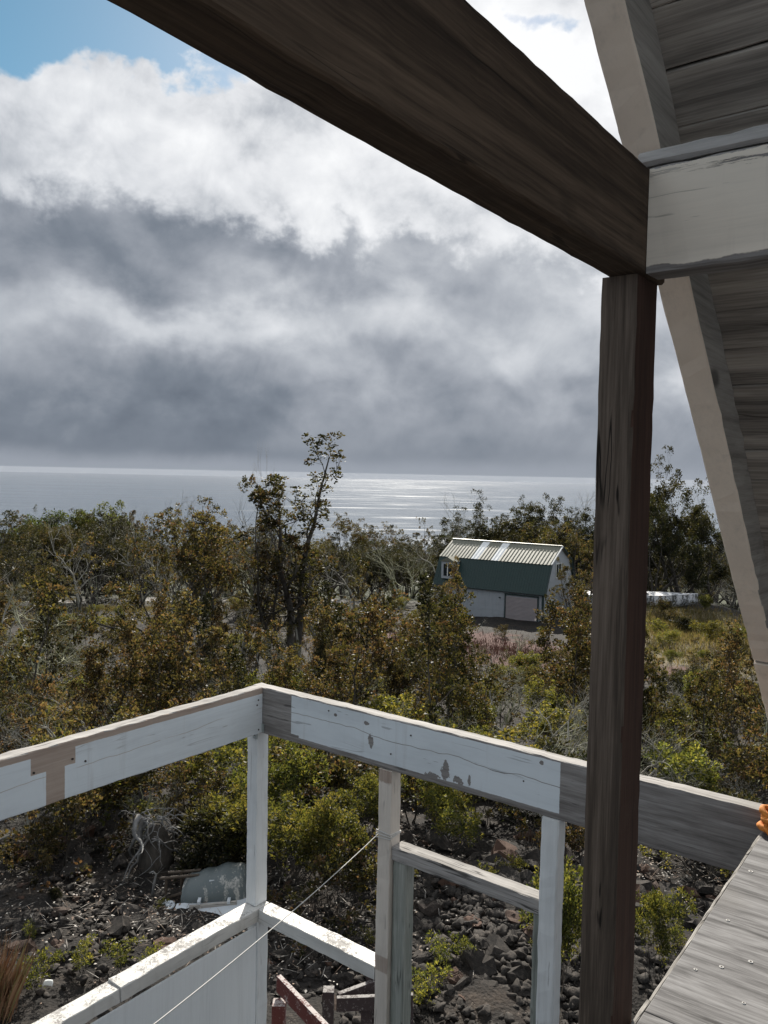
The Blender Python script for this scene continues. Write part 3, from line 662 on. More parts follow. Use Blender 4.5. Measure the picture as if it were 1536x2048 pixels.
tree_at('darktree0', 1372, 897, 66, 'tallest dark tree seen between the dark post and the white rafter', wide=.72, rz=.3)
tree_at('darktree1', 1318, 1000, 62, 'lower dark tree just right of the dark post', wide=.8, rz=1.3)
tree_at('darktree2', 1420, 960, 70, 'dark tree partly hidden behind the white rafter', wide=.8)
tree_at('darktree0', 1010, 985, 76, 'dark rounded tree behind the shed roof ridge', wide=.95, rz=2.2)
tree_at('darktree1', 1075, 1005, 72, 'dark tree behind the right part of the shed roof', wide=.9, rz=.2)
tree_at('darktree2', 960, 1035, 80, 'low dark tree behind the left end of the shed roof', wide=.9, rz=4.2)
tree_at('darktree1', 1040, 1008, 73, 'full dark tree behind the middle of the shed roof', wide=1.2, rz=3.0)
tree_at('darktree0', 985, 1020, 77, 'full dark tree behind the left third of the shed roof', wide=1.2, rz=1.2)
tree_at('darktree2', 1110, 1012, 72.5, 'full dark tree behind the gable of the shed', wide=1.2, rz=2.7)
tree_at('darktree2', 1345, 955, 68, 'full dark tree left of the tallest tree beyond the dark post', wide=1.0, rz=1.9)
tree_at('darktree0', 1170, 965, 70, 'tall dark tree rising behind the dark post beside the shed', wide=.8, rz=5.0)
tree_at('spire1', 1150, 1065, 47, 'slim leafy tree in front of the white gable of the shed', wide=.6, rz=1.0)
tree_at('sapling1', 902, 1122, 47, 'thin tree in front of the green roof at the left of the shed', wide=.75, rz=2.6)
tree_at('spire2', 790, 1060, 92, 'small open tree against the sea near the middle', wide=.8, rz=.8)
tree_at('spire1', 848, 1040, 88, 'slim feathery tree against the sea left of the shed', wide=.6, rz=.5)
tree_at('tree2', 720, 1030, 84, 'open crowned tree against the sea right of the tallest tree', wide=1.0, rz=1.7)
tree_at('round0', 78, 1030, 95, 'light green rounded tree on the skyline at far left', name='rounded_tree', wide=1.2)
tree_at('round1', 218, 1015, 98, 'upright bright green rounded tree on the left skyline', name='rounded_tree', wide=.85)
tree_at('darktree1', 180, 1022, 96, 'dark tree between the two light green trees on the left skyline', wide=1.1, rz=1.0)
tree_at('spire3', 295, 1022, 95, 'thin tree on the left skyline with see through crown', wide=.7, rz=.9)
tree_at('spire1', 262, 1030, 97, 'slim tree right beside the upright bright green tree', wide=.6)
tree_at('darktree2', 70, 1014, 90, 'dark tree poking up behind the light green tree at far left', wide=.6)
DL = ((45, 1080, 24, 'dead0', 'pale dead tree with tangled bare limbs at the left edge', 1.1), (110, 1110, 21, 'dead1', 'lichen covered dead tree with crooked limbs at left', 1.2), (215, 1290, 19.5, 'dead1', 'crooked bare trunk standing in the shrubs behind the left rail', .7),
      (480, 945, 37, 'dead2', 'bare dead branches reaching up left of the tallest tree', .8), (606, 872, 34.3, 'dead2', 'bare dead twigs at the top of the tallest tree', .35), (645, 985, 36, 'dead2', 'bare dead limb reaching out right of the tallest tree', .9), (405, 975, 33, 'dead0', 'bare forked dead top above the spreading tree', .6),
      (1040, 980, 74, 'dead1', 'bare dead tree above the shed roof near its middle', .9), (1120, 968, 71, 'dead0', 'bare dead tree above the right end of the shed roof', .8), (985, 978, 78, 'dead2', 'bare dead tree above the left half of the shed roof', .8),
      (810, 1055, 95, 'dead1', 'thin bare dead tree on the skyline near the middle', .7), (5, 1010, 88, 'dead2', 'lone bare dead trunk at the far left skyline', .3), (520, 1270, 25, 'dead0', 'pale dead shrub with bare curved stems behind the corner of the rails', 1.2), (760, 1045, 93, 'dead2', 'bare dead tree beside the open crowned tree', .7))
for px, py, y, kd, lab, wd in DL: tree_at(kd, px, py, y, lab, name='dead_tree', wide=wd)
# --- named near plants
def near(kind, px, py, H, label, wide=1.0, name='shrub', sink=.0, cat='shrub'):
    x, y = ground_px(px, py); occ.append((x, y, .5)); return plant(kind, x, y, H, label, None, name, cat, None, wide, sink)
near('yellow0', 640, 1800, 1.25, 'large yellow green shrub right of the corner post', 1.0)
near('yellow1', 590, 1770, 1.2, 'dark based yellow green shrub behind the corner post', 1.1)
near('low0', 690, 1840, .95, 'grey green low shrub left of the cream post', 1.2)
near('yellow2', 470, 1740, 1.1, 'yellow topped shrub behind the toppled grill', 1.2)
near('fern', 420, 1730, .9, 'dark ferny shrub beside the toppled grill', 1.2)
near('bright', 880, 1935, 0.30, 'small bright yellow plant among the lava rubble', 1.1, 'seedling_plant', cat='plant')
near('bright', 850, 2015, 0.41, 'yellow seedling plant at the foot of the cream post', 1.0, 'seedling_plant', cat='plant')
near('bright', 920, 1925, 0.28, 'orange tinged seedling plant right of the small bright one', 1.0, 'seedling_plant', cat='plant')
near('yellow2', 1110, 1990, 1.3, 'bright yellow green shrub between the right white post and the dark post', .7)
near('yellow0', 1310, 1960, .9, 'leafy yellow shrub right of the dark post by the floor edge', .8)
near('bright', 1350, 1900, 0.33, 'small bright leafy plant above the floor edge', 1.0, 'seedling_plant', cat='plant')
near('bright', 70, 1990, 0.41, 'bright green seedling plant at the lower left edge', 1.0, 'seedling_plant', cat='plant')
near('bright', 240, 1930, 0.25, 'small green plant just above the left girt', 1.3, 'seedling_plant', cat='plant')
near('bright', 165, 1940, .3, 'tiny green sprout on the bare soil at left', 1.0, 'seedling_plant', cat='plant')
near('low1', 80, 1740, .7, 'coppery low shrub on bare lava at left', 1.0)
near('shrub1', 130, 1730, 2.2, 'upright coppery shrub below the bare T mark of the left rail', .9)
near('low0', 200, 1690, 1.3, 'rounded olive shrub below the left rail', 1.2)
near('shrub0', 350, 1640, 1.9, 'leafy shrub above the toppled grill under the left rail', 1.0)
near('yellow1', 900, 1700, 1.0, 'yellow green shrub behind the grey header', 1.1)
near('shrub3', 960, 1690, 1.5, 'thin shrub seen through the wall frame opening', .8)
near('low1', 1150, 1720, .8, 'dark low shrub behind the right white post', 1.0)
near('low2', 1400, 1760, .8, 'rounded shrub under the grey end of the right rail', 1.2)
near('yellow0', 740, 1690, 1.0, 'yellow shrub directly behind the cream post', 1.0)
near('low2', 450, 1640, 1.2, 'yellowish low shrub left of the corner post', 1.2)
for k, (px, py, H, kd) in enumerate(((1385, 1355, 1.9, 'sapling0'), (1420, 1300, 1.6, 'yellow0'), (1340, 1300, 1.1, 'yellow1'), (1360, 1390, .9, 'fern'), (1395, 1400, 1.0, 'fern'), (1480, 1290, 1.1, 'low2'), (1330, 1235, 1.3, 'low0'), (1410, 1225, 1.2, 'yellow2'), (1450, 1345, 1.0, 'low0'), (1310, 1280, 1.2, 'low2'), (1375, 1262, .9, 'fern'), (1500, 1350, 1.3, 'sapling2'))):
    near(kd, px, py, H, ('slim leafy sapling in the dry grass right of the dark post', 'largest yellow green bush in the dry grass clearing', 'yellow green bush beside the dark post in the clearing', 'left one of two dark ferny shrubs below the dry grass', 'right one of two dark ferny shrubs below the dry grass', 'low yellowish bush by the white rafter in the clearing', 'olive bush just in front of the boat', 'yellow green bush right of the boat bow', 'olive bush in the middle of the dry grass', 'yellowish bush touching the dark post in the clearing', 'dark ferny shrub beside the white plank', 'dark sapling in the clearing beside the white rafter')[k], 1.2)
# --- the thicket: hundreds of shrubs, each its own
KO = [keepout(1420, 1335, 4.0, 6.5, .62), keepout(430, 1790, 1.2, .9, 1), keepout(270, 1740, 1.0, .9, 1), keepout(120, 1880, 2.6, 1.6, 1), keepout(940, 1830, 2.0, 1.9, 1), keepout(1350, 1830, 1.3, 1.0, .9),
      keepout(860, 1290, 4.5, 3.5, .5), keepout(1060, 1315, 3.0, 2.0, .6), keepout(1440, 1300, 4.5, 6.5, .88), keepout(1335, 1345, 1.2, 3.5, .9), keepout(1360, 1250, 4.5, 4.0, .92), keepout(230, 1200, 9.0, 1.6, .9), keepout(1050, 1262, 3.6, 1.3, .95), keepout(250, 1225, 4.0, 1.2, .3)]
shed_c = (8.0, 60.5)
GRP = {'near': 'shrubs close behind the rails', 'mid': 'shrubs of the middle thicket', 'far': 'shrubs near the shed clearing'}
COLS = ((-.40, 'at the left edge'), (-.34, 'left of the T mark'), (-.28, 'above the T mark'), (-.20, 'above the left rail'), (-.12, 'left of the corner post'), (-.04, 'below the tallest tree'), (.04, 'above the cream post'), (.12, 'left of the shed'), (.20, 'below the roller door'), (.27, 'left of the dark post'), (.36, 'right of the dark post'), (.43, 'left of the white rafter'), (9, 'below the white rafter'))
BAND = {'near': 'close behind the rails', 'mid': 'in the middle thicket', 'far': 'in the far thicket', 'wood': 'in the wood behind'}
def side(x, y): q = x/y; return next(n for k, n in COLS if q < k)
n_s = n_y = n_l = 0
bands = [(11.4, 17, 84, .98), (17, 26, 118, 1.28), (26, 40, 145, 1.75), (40, 62, 110, 2.4)]
def clump(x, y): return math.sin(x*.9+1.3*math.sin(y*.5)+.5)+math.sin(y*.75+1.1*math.sin(x*.7)+2.0)+.6*math.sin(x*2.1-y*1.3)
for (y0, y1, N, gap) in bands:
    made = tries = 0
    while made < N and tries < N*20:
        tries += 1; y = math.sqrt(random.uniform(y0*y0, y1*y1)); x = random.uniform(-.51, .51)*y
        if any(((x-a)/rx)**2+((y-b_)/ry)**2 < 1 and random.random() < w_ for a, b_, rx, ry, w_ in KO): continue
        if abs((x-shed_c[0])*.84-(y-shed_c[1])*.545) < 6.2 and abs((x-shed_c[0])*.545+(y-shed_c[1])*.84) < 4.6: continue
        if clump(x, y) < -.25 and random.random() < .85: continue
        lim = 9.0
        if .14 < x/y < .22 and y > 14: lim = 2.2
        if x/y > .30 and y > 22: lim = 1.2
        if -.41 < x/y < -.27 and y > 30: lim = 1.0
        if .10 < x/y < .235 and y > 28: lim = 1.35 if y < 44 else .7
        if y < 13: lim = 1.3
        if .31 < x/y < .43 and y > 36: lim = .9 if y < 50 else .5
        d = gap*random.uniform(.8, 1.15)
        if not free(x, y, d): continue
        zone = 'near' if y < 19 else ('mid' if y < 36 else 'far'); g_ = GRP[zone]; ph = BAND[zone]; q = random.random(); sd_ = side(x, y)
        right = x/y > .26
        if q < .38 and lim > 5 and y > 15:
            k = random.randrange(4); H = random.uniform(2.2, 4.0)
            plant('sapling%d' % k, x, y, H, ('olive', 'coppery', 'dark', 'olive')[k]+' slim sapling '+ph+' '+sd_, g_, 'slim_sapling', wide=random.uniform(.8, 1.1))
        elif q < .45:
            plant('dead%d' % random.randrange(3), x, y, min(lim, random.uniform(1.2, 2.2)), 'bare dead shrub '+ph+' '+sd_, g_, 'dead_shrub', wide=1.2)
        elif q < .50:
            plant('fern', x, y, min(lim, random.uniform(.8, 1.2)), 'dark ferny shrub '+ph+' '+sd_, g_, 'ferny_shrub', wide=1.3)
        elif q < (.68 if not right else .6) and n_s < 290:
            k = random.randrange(5); H = min(lim, random.uniform(1.3, 2.6)); n_s += 1
            plant('shrub%d' % k, x, y, H, ('olive', 'coppery')[k % 2]+' upright shrub '+ph+' '+sd_, g_, 'upright_shrub', wide=random.uniform(.8, 1.1))
        elif q < .90 and n_l < 290:
            k = random.randrange(3); H = min(lim, random.uniform(.7, 1.5)); n_l += 1
            plant('low%d' % k, x, y, H, ('olive', 'coppery', 'yellowish')[k]+' low shrub '+ph+' '+sd_, g_, 'low_shrub', wide=random.uniform(1.0, 1.4))
        else:
            k = random.randrange(3); H = min(lim, random.uniform(.8, 1.6)); n_y += 1
            plant('yellow%d' % k, x, y, H, 'yellow green shrub '+ph+' '+sd_, g_, 'yellow_green_shrub', wide=random.uniform(.9, 1.3))
        occ.append((x, y, d)); made += 1
made = tries = 0
while made < 55 and tries < 2000:
    tries += 1; y = random.uniform(38, 61); x = random.uniform(-.44, .10)*y
    if ((x-KO[11][0])/9.0)**2+((y-KO[11][1])/1.6)**2 < 1 or not free(x, y, 1.3): continue
    k = random.randrange(3); plant('low%d' % k, x, y, random.uniform(.6, 1.15), ('olive', 'coppery', 'yellowish')[k]+' low shrub in the far thicket '+side(x, y), GRP['far'], 'low_shrub', wide=random.uniform(1.1, 1.6)); occ.append((x, y, 1.2)); made += 1
made = tries = 0
while made < 26 and tries < 1500:                      # bare grey twigs standing up through the thicket and the wood
    tries += 1; y = random.uniform(24, 100); x = random.uniform(-.50, .10 if y < 62 else .5)*y
    if not free(x, y, 1.2): continue
    plant('dead%d' % random.randrange(3), x, y, random.uniform(2.8, 4.6) if y < 62 else min(random.uniform(5, 8.5), EYE-y*.045-gz(x, y)), 'bare dead tree '+('in the thicket ' if y < 62 else 'in the wood behind ')+side(x, y).replace('below', 'beyond').replace('above', 'beyond'), 'bare dead trees', 'dead_tree', 'tree', wide=random.uniform(.7, 1.1)); occ.append((x, y, 1.0)); made += 1
for k in range(16):                                     # weeds on the bare lava beside the house
    y = random.uniform(8.2, 11.0); x = random.uniform(-.48, -.1)*y if k < 9 else random.uniform(-.05, .42)*y
    if free(x, y, .5): plant(random.choice(('bright', 'bright', 'fern')), x, y, random.uniform(.14, .34), 'small weed on the bare lava '+side(x, y).replace('above', 'below'), 'weeds on the bare lava', 'weed', 'plant'); occ.append((x, y, .4))
# --- small trees standing through the thicket and the wood behind it
made = tries = 0
while made < 46 and tries < 1500:
    tries += 1; y = random.uniform(22, 62); x = random.uniform(-.54, .54)*y
    if any(((x-a)/rx)**2+((y-b_)/ry)**2 < 1 for a, b_, rx, ry, w_ in KO): continue
    if abs((x-shed_c[0])*.84-(y-shed_c[1])*.545) < 6.4 and abs((x-shed_c[0])*.545+(y-shed_c[1])*.84) < 5: continue
    if .10 < x/y < .24 and y < 58: continue
    if .32 < x/y < .43 and y > 30: continue
    if -.41 < x/y < -.27: continue
    if not free(x, y, 2.2): continue
    plant(random.choice(('spire0', 'spire1', 'spire2', 'spire3', 'tree2', 'tree0')), x, y, random.uniform(3.2, 5.2), 'small gnarled tree '+('in the middle thicket ' if y < 40 else 'in the far thicket ')+side(x, y), 'small trees in the thicket', 'small_tree', 'tree', wide=random.uniform(.8, 1.1)); occ.append((x, y, 2.0)); made += 1
made = tries = 0
while made < 170 and tries < 4000:
    tries += 1; y = random.uniform(62, 128); x = random.uniform(-.50, .50)*y
    if abs((x-shed_c[0])*.84-(y-shed_c[1])*.545) < 7 and abs((x-shed_c[0])*.545+(y-shed_c[1])*.84) < 6: continue
    if .36 < x/y and y < 72: continue
    if not free(x, y, 3.2): continue
    cap = EYE - y*(.058 if x/y < -.1 else (.070 if x/y < .10 else .050)) - gz(x, y)
    H = min(random.uniform(5.5, 9.5), cap*random.uniform(.8, 1.02))
    if H < 2.5: continue
    k = random.choice(('spire0', 'spire2', 'tree2', 'tree3', 'darktree0', 'darktree1', 'darktree2', 'darktree1', 'spire3', 'spire2'))
    plant(k, x, y, H, ('dark' if k[0] == 'd' else ('green' if k[0] == 'r' else 'olive'))+' tree in the wood behind '+side(x, y).replace('below', 'beyond').replace('above', 'beyond'), 'trees of the wood behind the clearing', 'wood_tree', 'tree', wide=random.uniform(.85, 1.25)); occ.append((x, y, 3.0)); made += 1
# --- the far wood beyond, one mass
def scatter(name, kinds, pts, label, cat=None):
    Vs = []; Fs = []; Cs = []; n0 = 0
    for (x, y, H, kd) in pts:
        wm, lm, h0 = PR[kd]; me = lm; n = len(me.vertices); v = np.empty(n*3, np.float32); me.vertices.foreach_get('co', v); v = v.reshape(-1, 3)
        c_ = np.empty(n*4, np.float32); me.color_attributes['Col'].data.foreach_get('color', c_); c_ = c_.reshape(-1, 4)[:, :3]
        nl_ = n//4; keep = np.sort(rng.permutation(nl_)[:max(200, nl_//6)]); idx = (keep[:, None]*4+np.arange(4)).ravel()
        a = rng.uniform(0, 6.28); ca, sa = math.cos(a), math.sin(a); s = H/h0; q = v[idx].copy()
        ctr = q.reshape(-1, 4, 3).mean(1, keepdims=True); q = (ctr + (q.reshape(-1, 4, 3)-ctr)*2.1).reshape(-1, 3)
        q = np.stack([q[:, 0]*ca-q[:, 1]*sa, q[:, 0]*sa+q[:, 1]*ca, q[:, 2]], -1)*s + np.array([x, y, gz(x, y)])
        Vs.append(q); Cs.append(c_[idx]); Fs.append(np.arange(len(q)).reshape(-1, 4)+n0); n0 += len(q)
    o = bpy.data.objects.new(name, npmesh(name, np.concatenate(Vs), np.concatenate(Fs), MT['leaf'], np.concatenate(Cs))); link(o)
    return tag(o, label, cat, None, 'stuff')
pts = []
for k in range(420):
    y = random.uniform(128, 330); x = random.uniform(-.62, .62)*y; pts.append((x, y, random.uniform(5.5, 8.5), random.choice(('darktree0', 'darktree1', 'darktree2', 'tree2'))))
scatter('far_wood', None, pts, 'far dark wood on the slope below the skyline trees', 'wood')
# labels that would repeat are told apart by their order of distance from the house
byl = {}
for o in COL.objects:
    if o.get('group') and o.parent is None: byl.setdefault(o['label'], []).append(o)
ORD = ('nearest', 'second nearest', 'third nearest', 'fourth nearest', 'fifth nearest', 'sixth nearest', 'seventh nearest', 'eighth nearest', 'ninth nearest', 'tenth nearest', 'eleventh nearest', 'twelfth nearest', 'thirteenth nearest', 'fourteenth nearest', 'fifteenth nearest')
for lab, os_ in byl.items():
    if len(os_) > 1:
        os_.sort(key=lambda o: o.location.y)
        for i, o in enumerate(os_): o['label'] = (ORD[i] if i < len(ORD) else 'farthest')+' '+lab
print('PLANTS', counts)

# ------------------------------------------------------------------ the shed
def metal(name, col, rough=.45, met=.0, spec=.5):
    m, t, b = new_mat(name); co = objco(t); n_ = noise(t, vmul(t, co, (.6, .6, 2.0)), 2.0, 5, .6)
    setin(t, b, Base_Color=mix(t, n_.ss(.45, .75)*.35, col, tuple(q*.6 for q in col)), Roughness=rough, Metallic=met); b.inputs['Specular IOR Level'].default_value = spec; MT[name] = m
metal('green_metal', (.009, .034, .030), .5); metal('roof_metal', (.165, .165, .125), .5, .1); metal('white_siding', (.40, .42, .445), .55); metal('skylight', (.86, .87, .86), .25)
metal('roller_door', (.37, .325, .325), .6); metal('dark_trim', (.020, .040, .038), .5); metal('white_trim', (.78, .78, .76), .5)
m, t, b = new_mat('window_glass'); setin(t, b, Base_Color=(.02, .025, .03), Roughness=.08); MT['glass'] = m
Kx, Ky = 11.05, 57.0; kr = ray(1085, 1258); kz = EYE + kr[2]/kr[1]*Ky
Kx = kr[0]/kr[1]*Ky
ANG = math.atan2(.545, -.84)
sh = empty('barn_shed', (Kx, Ky, kz), ANG, 'white barn style shed with dark green lower roof and roller door', 'shed')
L, W, HE, HB, HR, IN = 8.8, 6.0, 2.50, 4.57, 5.70, .95       # local x along the long side, local y = -gable direction
def G(y): return -y                                             # local +y points to the viewer's side, so the gable runs to -y
def ribbed(name, mat, p00, p10, p01, nrm_, ribs, parent, rib=.022, wd=.28):
    """corrugated sheet from p00 along p10-p00 (ribs counted there) up to p01"""
    p00, p10, p01, nv = Vector(p00), Vector(p10), Vector(p01), Vector(nrm_); a = p10-p00; b_ = p01-p00; rows = []
    for i in range(ribs):
        for f_, h in ((0, 0), (.5-wd/2, 0), (.5-wd/4, 1), (.5+wd/4, 1), (.5+wd/2, 0)):
            s = (i+f_)/ribs; rows.append([p00+a*s+nv*(h*rib), p00+a*s+b_+nv*(h*rib)])
    rows.append([p00+a, p00+a+b_])
    o = MB().grid(rows).build(name, mat, parent); md = o.modifiers.new('thick', 'SOLIDIFY'); md.thickness = .012; md.offset = -1; return o
# walls
nx = 9
wall_f = ribbed('wall', MT['white_siding'], (0, 0, -.6), (L, 0, -.6), (0, 0, HE), (0, 1, 0), 30, sh, .018)
gw = MB().prism([(0, 0, -.6), (0, -W, -.6), (0, -W, HE), (0, -W+IN, HB-.05), (0, -W/2, HR-.06), (0, -IN, HB-.05), (0, 0, HE)], (.06, 0, 0)).build('gable_wall', MT['white_siding'], sh)
for i in range(20): MB().box((-.012, -W*(i+.5)/20-.03, -.6), (-.001, -W*(i+.5)/20+.03, HE+.05)).build('rib', MT['white_siding'], gw)
MB().prism([(L, 0, -.6), (L, -W, -.6), (L, -W, HE), (L, -W+IN, HB-.05), (L, -W/2, HR-.06), (L, -IN, HB-.05), (L, 0, HE)], (-.06, 0, 0)).build('gable_wall', MT['white_siding'], sh)
MB().box((0, -W, -.6), (L, -W+.05, HE)).build('wall', MT['white_siding'], sh)
# roof: upper pale slope and lower dark green slope, sheet by sheet
nsheet = 11; ov = .18
for i in range(nsheet):
    x0, x1 = -ov+(L+2*ov)*i/nsheet, -ov+(L+2*ov)*(i+1)/nsheet
    for sgn in (1, -1):
        def yy_(v): return v if sgn == 1 else -W-v
        up_n = (0, sgn*(HR-HB), W/2-IN); up_n = Vector(up_n).normalized()
        a, b_, c_ = (x0, yy_(-IN+.12), HB-.06), (x1, yy_(-IN+.12), HB-.06), (x0, -W/2, HR)
        mt = MT['skylight'] if (i in (5, 7) and sgn == 1) else MT['roof_metal']
        if i in (5, 7) and sgn == 1:                            # translucent strip: narrower, with a metal remainder beside it
            xm = x0+.72*(x1-x0); o = ribbed('skylight_panel', MT['skylight'], (x0, a[1], a[2]), (xm, a[1], a[2]), (x0, -W/2, HR), up_n, 2, sh)
            ribbed('roof_sheet', MT['roof_metal'], (xm, a[1], a[2]), (x1, a[1], a[2]), (xm, -W/2, HR), up_n, 1, sh)
        else: ribbed('roof_sheet', mt, a, b_, c_, up_n if sgn == 1 else up_n, 3, sh)
        lo_n = Vector((0, sgn*(HB-HE), IN+.15)).normalized()
        ribbed('lower_roof_sheet', MT['green_metal'], (x0, yy_(.15), HE-.06), (x1, yy_(.15), HE-.06), (x0, yy_(-IN+.02), HB-.02), lo_n, 4, sh, .018)
MB().tube([(-ov, -W/2, HR+.02), (L+ov, -W/2, HR+.02)], .07, 6).build('ridge_cap', MT['roof_metal'], sh)
MB().tube([(-ov, .17, HE-.06), (L+ov, .17, HE-.06)], .06, 6).build('gutter', MT['dark_trim'], sh)
def barge(name, pts): 
    mb = MB()
    for p, q in zip(pts[:-1], pts[1:]): mb.tube([p, q], .055, 4)
    return mb
xg = -ov-.03
for (p, q, mt) in (((xg, .15, HE-.08), (xg, -IN, HB), 'dark_trim'), ((xg, -IN+.12, HB-.04), (xg, -W/2, HR+.02), 'white_trim'), ((xg, -W/2, HR+.02), (xg, -W+IN-.12, HB-.04), 'dark_trim'), ((xg, -W+IN, HB), (xg, -W-.15, HE-.08), 'dark_trim')):
    MB().tube([p, q], .06, 4).build('barge_trim', MT[mt], sh)
MB().box((-.05, -.02, -.6), (.09, .06, HE-.1)).build('corner_trim', MT['dark_trim'], sh)
# roller door, slat by slat
dr = empty('roller_door', (0, 0, 0)); dr.parent = sh; dr.location = (.42, .03, 0)
for i in range(22): MB().prism([(0, .0, i*.095), (0, .035, i*.095+.015), (0, .035, i*.095+.06), (0, 0, i*.095+.092)], (2.45, 0, 0)).build('slat', MT['roller_door'], dr)
for lo, hi in (((-.09, 0, -.05), (-.002, .06, 2.2)), ((2.452, 0, -.05), (2.54, .06, 2.2)), ((-.09, 0, 2.2), (2.54, .07, 2.3))): MB().box(lo, hi).build('door_frame', MT['dark_trim'], dr)
def window(cy, cz, wy, hz, mtf):
    wn = MB().box((-.05, cy-wy/2, cz-hz/2), (-.02, cy+wy/2, cz+hz/2)).build('window', MT['glass'], sh)
    for lo, hi in (((-.07, cy-wy/2-.06, cz-hz/2-.06), (-.013, cy-wy/2, cz+hz/2+.06)), ((-.07, cy+wy/2, cz-hz/2-.06), (-.013, cy+wy/2+.06, cz+hz/2+.06)), ((-.07, cy-wy/2, cz+hz/2), (-.013, cy+wy/2, cz+hz/2+.06)), ((-.07, cy-wy/2, cz-hz/2-.06), (-.013, cy+wy/2, cz-hz/2)), ((-.06, cy-.025, cz-hz/2), (-.012, cy+.025, cz+hz/2))):
        MB().box(lo, hi).build('frame', MT[mtf], wn)
window(-2.7, 3.95, .95, .95, 'white_trim'); window(-1.45, 1.25, 1.0, 1.15, 'white_trim')
# dormer window in the lower roof at the far end
dm = MB().box((7.15, -.75, 2.95), (8.25, .12, 4.25)).build('dormer', MT['white_siding'], sh)
MB().box((7.35, .10, 3.15), (8.05, .135, 4.05)).build('window', MT['glass'], dm); MB().box((7.66, .11, 3.15), (7.74, .15, 4.05)).build('frame', MT['white_trim'], dm)
MB().prism([(7.05, .2, 4.25), (7.7, .2, 4.6), (8.35, .2, 4.25)], (0, -1.0, 0)).build('dormer_roof', MT['roof_metal'], dm)
MB().tube([(3.35, .0, 1.9), (3.35, .18, 1.95)], .05, 6).build('wall_lamp', MT['dark_trim'], sh)

# ------------------------------------------------------------------ boat, plank
m, t, b = new_mat('stained_hull'); co = objco(t); x, y, z = sep(t, co)
st = noise(t, vmul(t, co, (3.2, 3.2, .9)), 1.0, 6, .72); st2 = noise(t, co, 9.0, 5, .7)
c = mix(t, (st*.65+st2*.35).ss(.47, .58), (.74, .74, .76), (.06, .062, .058)); bl = z.ss(.34, .30); c = mix(t, bl, c, (.10, .24, .36))
setin(t, b, Base_Color=c, Roughness=.5); MT['hull'] = m
bx, by = ground_px(1340, 1212); bt = empty('boat', (bx-1.9, by, gz(bx, by)-.25), R(-4), 'mould stained white boat with blue bottom seen right of the dark post', 'boat')
rows = []
for i in range(25):
    s = i/24; xx = -4.2+8.0*s; wdt = 1.15*(1-max(0, (s-.45)/.55)**2.2); keel = .05+.45*max(0, (s-.6)/.4)**2; sheer = 1.05+.12*s
    rows.append([(xx, -wdt*k_y, keel+(sheer-keel)*k_z) for k_y, k_z in ((1.0, 1), (1.0, .75), (.95, .45), (.75, .18), (0, 0), (-.75, .18), (-.95, .45), (-1.0, .75), (-1.0, 1))])
MB().grid(rows).build('hull', MT['hull'], bt, smooth=True)
deck = [[(r_[0][0], r_[0][1]*f_, r_[0][2]+.02+.06*(1-abs(f_))) for f_ in (1, .5, 0, -.5, -1)] for r_ in rows]
dk = MB().grid(deck); dk.build('deck', MT['hull'], bt)
MB().prism([(-3.6, -.8, 1.1), (-3.4, -.75, 1.75), (-.6, -.7, 1.7), (.2, -.75, 1.15)], (0, 1.5, 0)).build('cabin', MT['hull'], bt)
for k in range(4): MB().tube([(-2.9+k*.75, -.815, 1.42), (-2.9+k*.75, -.79, 1.42)], .13, 10).build('porthole', MT['glass'], bt)
px_, py_ = ground_px(1362, 1250); pl = MB().box((-.9, -.09, 0), (.9, .09, .035)).build('plank', MT['white_trim'], bev=.004); pl.location = (px_, py_, gz(px_, py_)+.12); pl.rotation_euler = (0, R(3), R(-58)); tag(pl, 'white plank lying on the dry grass right of the dark post', 'plank')

# ------------------------------------------------------------------ toppled grill
m, t, b = new_mat('grill_hood'); co = objco(t); st = noise(t, vmul(t, co, (5, 2, 2)), 1.0, 6, .7, 1.0); st2 = noise(t, co, 40.0, 4, .6)
c = mix(t, (st*.75+st2*.25).ss(.52, .62), (.115, .138, .142), (.42, .41, .38)); setin(t, b, Base_Color=c, Roughness=.5); MT['hood'] = m
metal('grill_white', (.62, .66, .70), .5); metal('tan_metal', (.075, .055, .04), .7)
gx, gy = ground_px(430, 1798); gr = empty('gas_grill', (gx, gy, gz(gx, gy)), R(4), 'old gas grill lying under the shrubs with green grey hood and white wheel', 'grill')
prof = [(-.30, .03), (-.31, .10), (-.29, .18), (-.24, .25), (-.16, .305), (-.06, .335), (.05, .335), (.15, .31), (.23, .26), (.28, .18), (.30, .10), (.30, .03)]
rows = []
for i in range(25):
    s = i/24; e = 1-.22*(abs(2*s-1)**6); rows.append([(-.40+.86*s, q[0]*e, .03+q[1]*e*(1+.05*math.sin(s*9+1)+.03*math.sin(s*23))*(.72+.45*min(1, s*1.9))) for q in prof])
hd = MB().grid(rows); n_ = len(prof); hd.F += [list(range(n_)), list(range(24*n_, 25*n_))[::-1]]
hd = hd.build('hood', MT['hood'], gr, smooth=True)
MB().box((-.05, -.268, .315), (.11, -.262, .335), Matrix.Rotation(R(-14), 4, 'X') @ Matrix.Translation((0, .01, -.05))).build('badge', MT['grill_white'], hd)
hb = MB().box((-.26, -.39, .09), (.33, -.35, .135), Matrix.Rotation(R(-5), 4, 'Y')).build('handle', wood('handle_wood', 0, (.16, .13, .11), (.36, .33, .30), (.52, .50, .47)), hd, bev=.006)
for xx in (-.15, .22): MB().box((xx-.02, -.40, .135), (xx+.02, -.27, .175)).build('handle_mount', MT['grill_white'], hd, bev=.004)
MB().prism([(-.46, -.46, .02), (.15, -.54, .01), (.52, -.52, .03), (.62, -.44, .10), (.58, -.25, .12), (-.44, -.28, .06)], (0, 0, .035)).build('side_shelf', MT['grill_white'], gr, bev=.006)
